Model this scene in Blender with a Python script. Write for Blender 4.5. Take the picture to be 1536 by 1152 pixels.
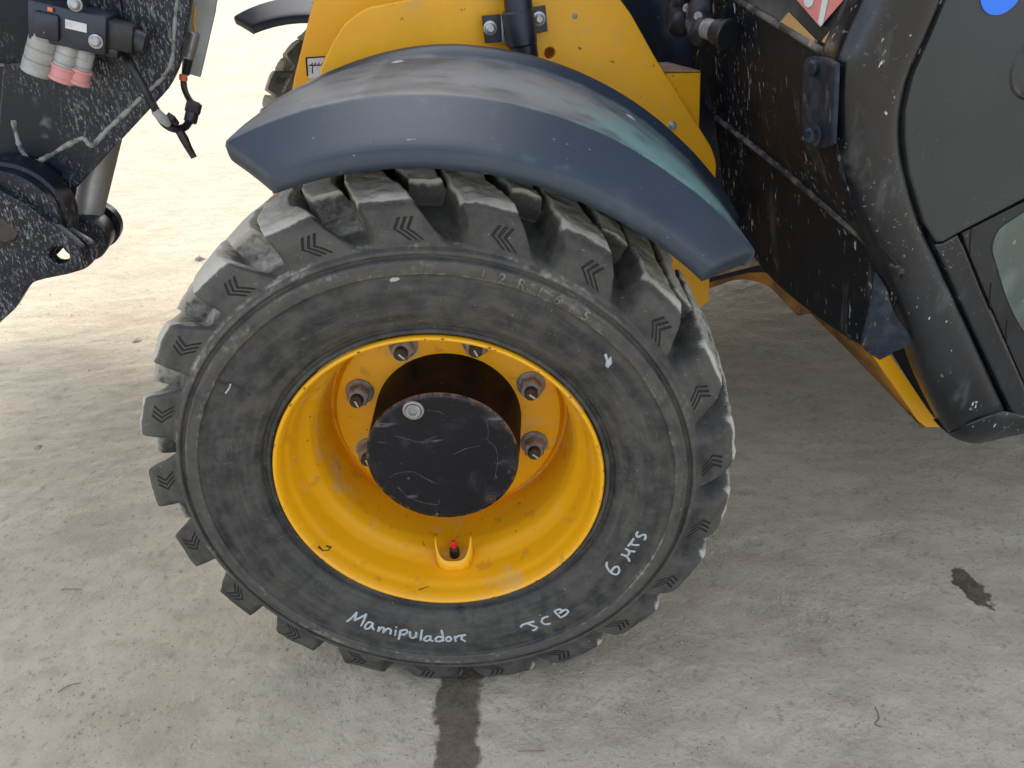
import bpy, bmesh, math, random
import numpy as np
from mathutils import Vector, Matrix
random.seed(7); rng = np.random.default_rng(7)
S = bpy.context.scene
for o in list(bpy.data.objects): bpy.data.objects.remove(o)
# ------------------------------------------------------------------ camera
H = 0.395                                   # wheel centre above the ground
CAM = Vector((0.1378, -0.8689, 0.6688 + H)); FPX = 1200.0
YAW, PITCH, ROLL = -0.0363, 0.534, -0.0468
fwd = Vector((math.sin(YAW)*math.cos(PITCH), math.cos(YAW)*math.cos(PITCH), -math.sin(PITCH)))
r0 = Vector((math.cos(YAW), -math.sin(YAW), 0)); u0 = r0.cross(fwd)
RT = r0*math.cos(ROLL) + u0*math.sin(ROLL); UP = -r0*math.sin(ROLL) + u0*math.cos(ROLL)
cd = bpy.data.cameras.new('camera'); cam = bpy.data.objects.new('camera', cd); S.collection.objects.link(cam)
cam.matrix_world = Matrix(((RT.x, UP.x, -fwd.x, CAM.x), (RT.y, UP.y, -fwd.y, CAM.y), (RT.z, UP.z, -fwd.z, CAM.z), (0, 0, 0, 1)))
cd.sensor_width = 36; cd.lens = FPX/1536*36; cd.clip_start = .02; cd.clip_end = 400
S.camera = cam
# ------------------------------------------------------------------ light
SUN_EL, SUN_AZ = math.radians(45), math.radians(-8)      # sun stands behind the machine
w = bpy.data.worlds.new('World'); S.world = w; w.use_nodes = True
nt = w.node_tree; bg = nt.nodes['Background']
sky = nt.nodes.new('ShaderNodeTexSky'); sky.sky_type = 'NISHITA'; sky.sun_disc = False
sky.sun_elevation = SUN_EL; sky.sun_rotation = SUN_AZ; sky.air_density = 1.0; sky.dust_density = 2.5; sky.ozone_density = 1.0
hs = nt.nodes.new('ShaderNodeHueSaturation'); hs.inputs['Saturation'].default_value = .52
nt.links.new(sky.outputs[0], hs.inputs['Color']); nt.links.new(hs.outputs[0], bg.inputs[0]); bg.inputs[1].default_value = .15
sl = bpy.data.lights.new('sun', 'SUN'); sl.energy = .52; sl.angle = math.radians(11); sl.color = (1, .955, .88)
so = bpy.data.objects.new('sun', sl); S.collection.objects.link(so)
sd = Vector((math.sin(SUN_AZ)*math.cos(SUN_EL), math.cos(SUN_AZ)*math.cos(SUN_EL), math.sin(SUN_EL)))
so.rotation_euler = sd.to_track_quat('Z', 'Y').to_euler(); so.location = sd*20
S.view_settings.view_transform = 'Standard'; S.view_settings.look = 'None'; S.view_settings.exposure = 1.78; S.view_settings.gamma = 1
# ------------------------------------------------------------------ helpers
TH = math.radians(11)                       # the machine stands turned against the steered wheel
U = Vector((math.cos(TH), math.sin(TH), 0)); N = Vector((-math.sin(TH), math.cos(TH), 0)); Z = Vector((0, 0, 1))
def ray(px, py): return fwd + RT*((px-768)/FPX) - UP*((py-576)/FPX)
def hit(px, py, n, v):
    d = ray(px, py); return CAM + d*((v - CAM.dot(n))/d.dot(n))
Y3 = Vector((0, 1, 0))
def at(px, py, y): return hit(px, py, Y3, y)          # point of the photo on the wheel-parallel plane y
def am(px, py, D): return hit(px, py, N, D)           # ... on the machine-parallel plane D
def au(px, py, u): return hit(px, py, U, u)           # ... on the cross plane u
def uz(px, py, D): p = am(px, py, D); return (p.dot(U), p.z)
def mp(u, D, z): return U*u + N*D + Z*z
COL = S.collection
def link(name, me, mat, parent):
    o = bpy.data.objects.new(name, me); COL.objects.link(o)
    if mat: me.materials.append(mat)
    if parent: o.parent = parent
    return o
def mesh(name, vs, fs, mat, parent=None, smooth=None):
    me = bpy.data.meshes.new(name); me.from_pydata([tuple(v) for v in vs], [], fs)
    me.update()
    if smooth is not None:
        me.polygons.foreach_set('use_smooth', [True]*len(me.polygons))
        if smooth < 180: me.set_sharp_from_angle(angle=math.radians(smooth))
    return link(name, me, mat, parent)
def frame(d):
    d = Vector(d).normalized(); a = Z if abs(d.z) < .9 else Vector((1, 0, 0))
    x = d.cross(a).normalized(); return x, d.cross(x).normalized(), d
class MB:
    def __init__(s): s.v = []; s.f = []
    def add(s, vs, fs):
        b = len(s.v); s.v += [Vector(v) for v in vs]; s.f += [tuple(i+b for i in f) for f in fs]; return s
    def lathe(s, prof, o, d, seg=48, x=None, caps=True):      # prof: (along, radius)
        fx, fy, fd = frame(d)
        if x is not None: fx = Vector(x); fy = fd.cross(fx)
        vs = []; n = len(prof)
        for (h, r) in prof:
            for i in range(seg):
                a = 2*math.pi*i/seg; vs.append(Vector(o) + fd*h + fx*(r*math.cos(a)) + fy*(r*math.sin(a)))
        fs = [(j*seg+i, j*seg+(i+1) % seg, (j+1)*seg+(i+1) % seg, (j+1)*seg+i) for j in range(n-1) for i in range(seg)]
        if caps: fs += [tuple(reversed(range(seg))), tuple((n-1)*seg+i for i in range(seg))]
        return s.add(vs, fs)
    def cyl(s, p, q, r, seg=24, b=.001, r2=None):
        p = Vector(p); q = Vector(q); L = (q-p).length; r2 = r if r2 is None else r2; b = min(b, r*.3, r2*.3, L*.3)
        return s.lathe([(0, r-b), (b, r), (L-b, r2), (L, r2-b)], p, q-p, seg)
    def tube(s, pts, r, seg=10, rib=0):
        pts = [Vector(p) for p in pts]; n = len(pts); vs = []; pf = None
        for i, p in enumerate(pts):
            d = (pts[min(i+1, n-1)] - pts[max(i-1, 0)]).normalized()
            if pf is None: pf = frame(d)[0]
            pf = (pf - d*pf.dot(d)).normalized(); g = d.cross(pf)
            rr = r[i] if isinstance(r, (list, tuple)) else r*(1 + rib*(i % 2))
            for k in range(seg):
                a = 2*math.pi*k/seg; vs.append(p + pf*(rr*math.cos(a)) + g*(rr*math.sin(a)))
        fs = [(j*seg+i, j*seg+(i+1) % seg, (j+1)*seg+(i+1) % seg, (j+1)*seg+i) for j in range(n-1) for i in range(seg)]
        fs += [tuple(reversed(range(seg))), tuple((n-1)*seg+i for i in range(seg))]
        return s.add(vs, fs)
    def box(s, c, ax, sz, b=0):        # centre, three axes, full sizes; chamfered
        ax = [Vector(a) for a in ax]; bm = bmesh.new(); bmesh.ops.create_cube(bm, size=1)
        for v in bm.verts: v.co = Vector((v.co.x*sz[0], v.co.y*sz[1], v.co.z*sz[2]))
        if b: bmesh.ops.bevel(bm, geom=bm.edges[:], offset=b, segments=2, affect='EDGES', profile=.5)
        bm.verts.index_update()
        vs = [Vector(c) + ax[0]*v.co.x + ax[1]*v.co.y + ax[2]*v.co.z for v in bm.verts]
        fs = [tuple(v.index for v in f.verts) for f in bm.faces]; bm.free()
        return s.add(vs, fs)
    def hexnut(s, p, d, r, h, x=None):
        return s.lathe([(0, r), (h*.85, r), (h, r*.86)], p, d, 6, x)
    def build(s, name, mat, parent=None, smooth=35): return mesh(name, s.v, s.f, mat, parent, smooth)
def fillet(pts, r, k=5):
    out = []; n = len(pts)
    for i in range(n):
        p = Vector(pts[i][:2]); a = Vector(pts[i-1][:2]); b = Vector(pts[(i+1) % n][:2])
        rr = pts[i][2] if len(pts[i]) > 2 else r
        da = a-p; db = b-p; t = min(rr, da.length*.45, db.length*.45)
        if t < 1e-6: out.append(tuple(p)); continue
        A = p + da.normalized()*t; B = p + db.normalized()*t
        for j in range(k+1):
            q = j/k; out.append(tuple(A*(1-q)**2 + p*(2*q*(1-q)) + B*q*q))
    return out
def spline(pts, n=8):
    pts = [Vector(p) for p in pts]; out = []
    for i in range(len(pts)-1):
        p0 = pts[max(i-1, 0)]; p1 = pts[i]; p2 = pts[i+1]; p3 = pts[min(i+2, len(pts)-1)]
        for j in range(n):
            t = j/n; out.append(.5*((2*p1) + (p2-p0)*t + (2*p0-5*p1+4*p2-p3)*t*t + (3*p1-p0-3*p2+p3)*t**3))
    out.append(pts[-1]); return out
def plate(name, poly, D, depth, mat, parent, holes=(), rad=0, bev=.0012, raw=False):
    """flat plate in the machine-parallel plane D (front face), outline given in photo pixels"""
    cu = bpy.data.curves.new(name, 'CURVE'); cu.dimensions = '2D'; cu.fill_mode = 'BOTH'
    cu.extrude = max(depth/2-bev, .0002); cu.bevel_depth = bev; cu.bevel_resolution = 1; cu.offset = -bev
    def add(pl):
        sp = cu.splines.new('POLY'); sp.points.add(len(pl)-1); sp.use_cyclic_u = True
        for i, p in enumerate(pl): sp.points[i].co = (p[0], p[1], 0, 1)
    pl = fillet(poly, rad) if rad or any(len(p) > 2 for p in poly) else [p[:2] for p in poly]
    add(pl if raw else [uz(p[0], p[1], D) for p in pl])
    for h in holes:
        hx, hy, hr = h; c = (hx, hy) if raw else uz(hx, hy, D)
        add([(c[0]+hr*math.cos(a), c[1]+hr*math.sin(a)) for a in [-2*math.pi*i/24 for i in range(24)]])
    ob = bpy.data.objects.new(name, cu); COL.objects.link(ob)
    bpy.context.view_layer.update(); dg = bpy.context.evaluated_depsgraph_get()
    me = bpy.data.meshes.new_from_object(ob.evaluated_get(dg)); bpy.data.objects.remove(ob); bpy.data.curves.remove(cu)
    n = len(me.vertices); co = np.empty(n*3); me.vertices.foreach_get('co', co); co = co.reshape(-1, 3)
    P = co[:, :1]*np.array(U) + co[:, 1:2]*np.array(Z) + (D + depth/2 - co[:, 2:3])*np.array(N)
    me.vertices.foreach_set('co', P.ravel()); me.update(); me.materials.clear(); me.name = name
    me.polygons.foreach_set('use_smooth', [True]*len(me.polygons)); me.set_sharp_from_angle(angle=math.radians(30))
    return link(name, me, mat, parent)
def loft(name, rows, mat, parent, nu=10, nv=10, thick=.004, sharp=50, back=None):
    g = [spline(r, nu) for r in rows]; cols = [spline([g[i][j] for i in range(len(g))], nv) for j in range(len(g[0]))]
    m = len(cols); n = len(cols[0]); vs = [p for c in cols for p in c]
    fs = [(a*n+b, (a+1)*n+b, (a+1)*n+b+1, a*n+b+1) for a in range(m-1) for b in range(n-1)]
    o = mesh(name, vs, fs, mat, parent, sharp)
    md = o.modifiers.new('thickness', 'SOLIDIFY'); md.thickness = thick; md.offset = -1 if back is None else back
    return o
# ------------------------------------------------------------------ materials
def mat(name, base, rough=.5, metal=0., layers=(), bump=(), coat=0., spec=.5, trans=0., attrs=()):
    m = bpy.data.materials.new(name); m.use_nodes = True; t = m.node_tree; nd = t.nodes; L = t.links.new
    b = nd['Principled BSDF']; tc = nd.new('ShaderNodeTexCoord')
    b.inputs['Metallic'].default_value = metal; b.inputs['Coat Weight'].default_value = coat; b.inputs['Coat Roughness'].default_value = .15
    b.inputs['Specular IOR Level'].default_value = spec; b.inputs['Transmission Weight'].default_value = trans
    def noise(scale, detail=3, st=(1, 1, 1), rot=(0, 0, 0), kind='n'):
        mp_ = nd.new('ShaderNodeMapping'); mp_.inputs['Scale'].default_value = [scale*x for x in st]; mp_.inputs['Rotation'].default_value = rot
        L(tc.outputs['Object'], mp_.inputs[0])
        if kind == 'v':
            n = nd.new('ShaderNodeTexVoronoi'); L(mp_.outputs[0], n.inputs['Vector']); n.inputs['Scale'].default_value = 1; return n.outputs['Distance']
        n = nd.new('ShaderNodeTexNoise'); n.inputs['Scale'].default_value = 1; n.inputs['Detail'].default_value = detail; n.inputs['Roughness'].default_value = .62
        L(mp_.outputs[0], n.inputs['Vector']); return n.outputs['Fac']
    col = nd.new('ShaderNodeRGB'); col.outputs[0].default_value = (*base, 1); cur = col.outputs[0]
    rv = nd.new('ShaderNodeValue'); rv.outputs[0].default_value = rough; rc = rv.outputs[0]
    def rng_(sock, lo, hi, mx=1.):
        r = nd.new('ShaderNodeMapRange'); r.inputs['From Min'].default_value = lo; r.inputs['From Max'].default_value = hi; r.inputs['To Max'].default_value = mx
        r.interpolation_type = 'SMOOTHSTEP'; L(sock, r.inputs[0]); return r.outputs[0]
    def mul(a, c):
        q = nd.new('ShaderNodeMath'); q.operation = 'MULTIPLY'; L(a, q.inputs[0]); L(c, q.inputs[1]); return q.outputs[0]
    for ly in layers:    # dict(c, s, lo, hi, mx, st, rot, kind, r, attr, alo, ahi, s2, lo2, hi2)
        f = None
        if 's' in ly: f = rng_(noise(ly['s'], ly.get('det', 3), ly.get('st', (1, 1, 1)), ly.get('rot', (0, 0, 0)), ly.get('kind', 'n')), ly['lo'], ly['hi'], ly.get('mx', 1))
        if 's2' in ly: f = mul(f, rng_(noise(ly['s2'], 4), ly['lo2'], ly['hi2']))
        if 'attr' in ly:
            a = nd.new('ShaderNodeAttribute'); a.attribute_name = ly['attr']; af = a.outputs['Fac']
            if 'mod' in ly:     # attribute broken up by noise
                s_ = nd.new('ShaderNodeMath'); s_.operation = 'MULTIPLY_ADD'; L(noise(ly['mod'][0], 4), s_.inputs[0]); s_.inputs[1].default_value = ly['mod'][1]; L(af, s_.inputs[2]); af = s_.outputs[0]
            af = rng_(af, ly.get('alo', 0), ly.get('ahi', 1), ly.get('mx', 1)); f = af if f is None else mul(f, af)
        mx = nd.new('ShaderNodeMix'); mx.data_type = 'RGBA'; L(f, mx.inputs['Factor']); L(cur, mx.inputs['A']); mx.inputs['B'].default_value = (*ly['c'], 1); cur = mx.outputs['Result']
        if 'r' in ly:
            mr = nd.new('ShaderNodeMix'); L(f, mr.inputs['Factor']); L(rc, mr.inputs['A']); mr.inputs['B'].default_value = ly['r']; rc = mr.outputs['Result']
    L(cur, b.inputs['Base Color']); L(rc, b.inputs['Roughness'])
    prev = None
    for (sc, strength, dist) in bump:
        bp = nd.new('ShaderNodeBump'); bp.inputs['Strength'].default_value = strength; bp.inputs['Distance'].default_value = dist
        L(noise(sc, 3), bp.inputs['Height'])
        if prev: L(prev, bp.inputs['Normal'])
        prev = bp.outputs[0]
    if prev: L(prev, b.inputs['Normal'])
    m['_n'] = 1
    return m
DUST = (.33, .31, .27)
YEL = mat('yellow_paint', (.82, .385, .004), .36, coat=.08, bump=[(420, .05, .001)], layers=[
    dict(c=(.66, .29, .006), s=9, lo=.5, hi=.75, mx=.35), dict(c=(.45, .36, .22), s=26, lo=.58, hi=.8, mx=.35, r=.7),
    dict(c=(.05, .03, .015), s=70, lo=.70, hi=.72, mx=.9, r=.8)])
YELRIM = mat('rim_yellow_paint', (.85, .40, .004), .38, coat=.08, bump=[(500, .05, .001)], layers=[
    dict(c=(.66, .28, .006), s=11, lo=.5, hi=.75, mx=.3), dict(c=(.55, .40, .20), s=13, lo=.57, hi=.70, mx=.45, r=.75), dict(c=(.30, .15, .03), s=34, lo=.58, hi=.70, mx=.35, r=.7),
    dict(c=(.06, .035, .015), s=60, lo=.71, hi=.73, mx=.9, r=.8)])
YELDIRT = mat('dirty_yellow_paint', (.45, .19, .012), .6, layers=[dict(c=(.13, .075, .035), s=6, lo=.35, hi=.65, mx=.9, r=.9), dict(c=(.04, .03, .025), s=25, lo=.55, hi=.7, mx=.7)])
RUSTY = mat('dusty_brown_steel', (.23, .14, .085), .85, layers=[dict(c=(.36, .29, .22), s=30, lo=.4, hi=.7, mx=.7)], bump=[(300, .2, .001)])
NAVY = mat('navy_black_paint', (.007, .011, .024), .32, spec=.5, layers=[dict(c=(.05, .055, .065), s=14, lo=.45, hi=.75, mx=.5, r=.7), dict(c=(.55, .55, .52), s=130, lo=.71, hi=.74, mx=.8, r=.8)], bump=[(250, .08, .001)])
SPLAT = mat('dust_spattered_black_paint', (.004, .007, .015), .34, spec=.38, layers=[
    dict(c=(.013, .017, .026), s=8, lo=.45, hi=.66, mx=.6, r=.6), dict(c=(.17, .172, .172), s=110, lo=.54, hi=.64, mx=.75, st=(2.4, 2.4, .6), rot=(0, .75, 0), r=.85, s2=5, lo2=.44, hi2=.62),
    dict(c=(.34, .34, .33), s=240, lo=.59, hi=.65, mx=.85, st=(1.8, 1.8, .6), rot=(0, .75, 0), r=.9, s2=5, lo2=.40, hi2=.62), dict(c=(.30, .295, .28), s=14, lo=.62, hi=.72, mx=.5, r=.9)], bump=[(180, .25, .0015)])
CABBLK = mat('dusty_black_cab_plastic', (.008, .011, .017), .45, spec=.16, layers=[
    dict(c=(.016, .016, .0165), s=4, lo=.42, hi=.62, mx=.8, r=.6), dict(c=(.10, .098, .092), s=24, lo=.54, hi=.70, mx=.6, st=(1, 1, .16), r=.8),
    dict(c=(.60, .60, .58), s=62, lo=.63, hi=.68, mx=.8, st=(1.9, 1.9, .38), r=.85, s2=5, lo2=.40, hi2=.56), dict(c=(.5, .49, .46), s=170, lo=.635, hi=.68, mx=.7, st=(1.2, 1.2, .4), r=.9, s2=5, lo2=.48, hi2=.62)], bump=[(300, .15, .001), (40, .1, .003)])
PILLAR = mat('black_pillar_paint', (.005, .0065, .0095), .27, layers=[
    dict(c=(.014, .0155, .018), s=5, lo=.44, hi=.64, mx=.7, r=.55), dict(c=(.12, .115, .105), s=22, lo=.56, hi=.72, mx=.35, st=(1, 1, .5), r=.75), dict(c=(.55, .54, .50), s=55, lo=.69, hi=.715, mx=.85, r=.85, st=(1, 1, .6)), dict(c=(.3, .29, .26), s=140, lo=.62, hi=.67, mx=.6, s2=7, lo2=.46, hi2=.6)], bump=[(400, .06, .001)])
FLAP = mat('scuffed_blue_black_rubber', (.014, .019, .029), .55, spec=.25, layers=[dict(c=(.05, .055, .062), s=30, lo=.45, hi=.65, mx=.6, r=.75), dict(c=(.2, .2, .19), s=90, lo=.6, hi=.7, mx=.5, st=(1, 1, .4))])
RIDGE = mat('dust_caked_black_trim', (.02, .02, .021), .7, layers=[dict(c=(.13, .12, .10), s=30, lo=.42, hi=.6, mx=.9, r=.9)], bump=[(200, .3, .002)])
DOOR = mat('dark_grey_door_paint', (.024, .027, .0265), .5, layers=[dict(c=(.036, .038, .036), s=5, lo=.4, hi=.65, mx=.7, r=.62), dict(c=(.22, .22, .2), s=240, lo=.63, hi=.7, mx=.35, s2=9, lo2=.45, hi2=.65), dict(c=(.6, .6, .57), s=50, lo=.745, hi=.765, mx=.9)], bump=[(500, .08, .0006)])
FENDER = mat('weathered_grey_blue_plastic', (.018, .0285, .043), .42, spec=.5, bump=[(700, .05, .0005), (60, .06, .001)], layers=[
    dict(c=(.20, .215, .215), attr='fade_sheen', mod=(22, .55), alo=.30, ahi=1.05, mx=.85, r=.6), dict(c=(.12, .24, .225), attr='green_sheen', mod=(24, .9), alo=.5, ahi=1.2, mx=.8, r=.6),  # top layers: faded plastic plus painted sky sheen
    dict(c=(.012, .016, .024), s=16, lo=.5, hi=.72, mx=.5), dict(c=(.20, .22, .22), s=34, lo=.55, hi=.7, mx=.2, st=(.3, 1, 1.6), r=.7, attr='fade_sheen', alo=.1, ahi=.4), dict(c=(.32, .34, .35), s=120, lo=.71, hi=.74, mx=.5, st=(.4, 1, 1.5))])
RUB = mat('worn_rubber', (.009, .010, .0115), .55, layers=[
    dict(c=(.080, .072, .058), attr='dust_light', mod=(38, 1.0), alo=.42, ahi=1.1, mx=.95, r=.8), dict(c=(.47, .43, .35), attr='dust_light', mod=(110, .6), alo=.85, ahi=1.3, mx=.97, r=.92),  # pale dust, lightened further to paint light on the crown
    dict(c=(.38, .37, .34), s=230, lo=.69, hi=.72, mx=.5, r=.9), dict(c=(.03, .03, .03), s=30, lo=.58, hi=.74, mx=.18), dict(c=(.004, .004, .004), attr='chev', alo=.3, ahi=.6, mx=1)],
    bump=[(420, .3, .0012), (100, .45, .0025), (30, .3, .005)])
RUB_PLAIN = mat('raised_rubber_marks', (.03, .03, .03), .7, layers=[dict(c=(.10, .095, .085), s=60, lo=.4, hi=.65, mx=.8)])
BEAD = mat('bead_rubber', (.012, .012, .013), .5, layers=[dict(c=(.08, .08, .075), s=40, lo=.5, hi=.75, mx=.6)])
CHALK = mat('white_marker', (.40, .42, .42), .8, layers=[dict(c=(.2, .21, .21), s=190, lo=.5, hi=.72, mx=.55)])
HUBM = mat('black_hub_paint', (.006, .007, .010), .34, spec=.35, layers=[dict(c=(.05, .055, .06), s=22, lo=.52, hi=.78, mx=.4, r=.7), dict(c=(.35, .35, .35), s=420, lo=.665, hi=.70, mx=.7, s2=16, lo2=.42, hi2=.6), dict(c=(.14, .15, .16), s=50, lo=.60, hi=.70, mx=.6, st=(.25, 1, 1), rot=(0, .5, 0)), dict(c=(.19, .10, .05), attr='edge', mod=(90, .9), alo=1.0, ahi=1.25, mx=.9, r=.9), dict(c=(.26, .26, .26), s=90, lo=.64, hi=.74, mx=.5, s2=14, lo2=.5, hi2=.62)], bump=[(240, .12, .001)])
HUBSIDE = mat('brown_black_hub_side', (.006, .005, .005), .6, spec=.12, layers=[dict(c=(.03, .02, .015), s=26, lo=.45, hi=.75, mx=.6, r=.7), dict(c=(.4, .38, .34), s=300, lo=.7, hi=.73, mx=.6)], bump=[(200, .15, .001)])
NUT = mat('greyed_zinc_steel', (.30, .28, .27), .5, .2, layers=[dict(c=(.09, .07, .055), s=60, lo=.45, hi=.7, mx=.6, r=.8)], bump=[(400, .15, .001)])
STUD = mat('brown_stud_steel', (.07, .05, .038), .55, .5, layers=[dict(c=(.02, .016, .014), s=90, lo=.5, hi=.7, mx=.8)])
CUT = mat('scraped_bright_steel', (.62, .6, .55), .4, .5)
STEEL = mat('grey_steel', (.42, .42, .42), .42, .7, layers=[dict(c=(.2, .19, .17), s=50, lo=.45, hi=.75, mx=.7, r=.75)], bump=[(300, .1, .001)])
CHROME = mat('dusty_chrome_rod', (.55, .54, .52), .34, .55, layers=[dict(c=(.34, .33, .31), s=12, lo=.35, hi=.65, mx=.8, r=.6)])
GREYCPL = mat('grey_dusty_coupler', (.33, .32, .29), .6, .2, layers=[dict(c=(.5, .49, .46), s=45, lo=.45, hi=.7, mx=.6, r=.9), dict(c=(.16, .16, .16), s=80, lo=.6, hi=.75, mx=.6)])
PINK = mat('pink_plastic_cap', (.60, .26, .24), .6, layers=[dict(c=(.6, .4, .38), s=60, lo=.5, hi=.75, mx=.6)])
RED = mat('red_plastic_cap', (.75, .02, .035), .35)
BLK = mat('black_rubber_part', (.010, .011, .014), .45, layers=[dict(c=(.07, .072, .075), s=45, lo=.48, hi=.68, mx=.6, r=.8)])
VOID = mat('dark_interior', (.010, .010, .011), .8)
ORANGE = mat('orange_tape', (.75, .2, .06), .6)
WHITE = mat('white_label', (.62, .61, .58), .6, layers=[dict(c=(.35, .34, .31), s=60, lo=.5, hi=.75, mx=.6)])
GREYBOX = mat('pale_grey_panel', (.40, .41, .38), .6, layers=[dict(c=(.28, .26, .22), s=16, lo=.45, hi=.7, mx=.6)])
BLUE = mat('blue_sticker', (.02, .17, .78), .4, layers=[dict(c=(.10, .12, .45), s=60, lo=.62, hi=.7, mx=.6)])
GLASSD = mat('dark_tinted_glass', (.008, .014, .018), .3, spec=.12, layers=[dict(c=(.10, .105, .10), s=9, lo=.45, hi=.75, mx=.35, r=.35)])
GLASSG = mat('green_dusty_glass', (.06, .085, .074), .16, spec=.7, layers=[dict(c=(.17, .20, .185), s=12, lo=.45, hi=.7, mx=.6, st=(1, 1, .5), r=.5), dict(c=(.42, .44, .42), s=40, lo=.6, hi=.75, mx=.5, r=.7)])
BROWN = mat('brown_card', (.42, .25, .09), .6)
SIGNRED = mat('faded_red_print', (.62, .20, .18), .5)
SIGNGREY = mat('pale_grey_print', (.55, .62, .58), .5)
WELD = mat('dusty_weld', (.30, .29, .26), .9, layers=[dict(c=(.06, .065, .07), s=60, lo=.45, hi=.65, mx=.8)], bump=[(260, .5, .003)])
STONE = mat('grey_stone', (.33, .30, .24), .9, bump=[(200, .5, .003)])
TWIG = mat('dry_twig', (.17, .14, .10), .9)
def tag(o, label, cat, group=None):
    o['label'] = label; o['category'] = cat
    if group: o['group'] = group
# value noise
def vnoise(x, y, seed=0):
    xi = np.floor(x).astype(np.int64); yi = np.floor(y).astype(np.int64); fx = x-xi; fy = y-yi
    fx = fx*fx*(3-2*fx); fy = fy*fy*(3-2*fy)
    def h(a, b):
        n = (a*374761393 + b*668265263 + seed*982451653) & 0xffffffff
        n = ((n ^ (n >> 13))*1274126177) & 0xffffffff; return ((n ^ (n >> 16)) & 0xffff)/65535.
    return (h(xi, yi)*(1-fx)+h(xi+1, yi)*fx)*(1-fy) + (h(xi, yi+1)*(1-fx)+h(xi+1, yi+1)*fx)*fy
def fbm(x, y, o=4, seed=0):
    s = 0; a = .5; t = 0
    for i in range(o): s = s + a*vnoise(x*2**i, y*2**i, seed+i*17); t += a; a *= .5
    return s/t
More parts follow.
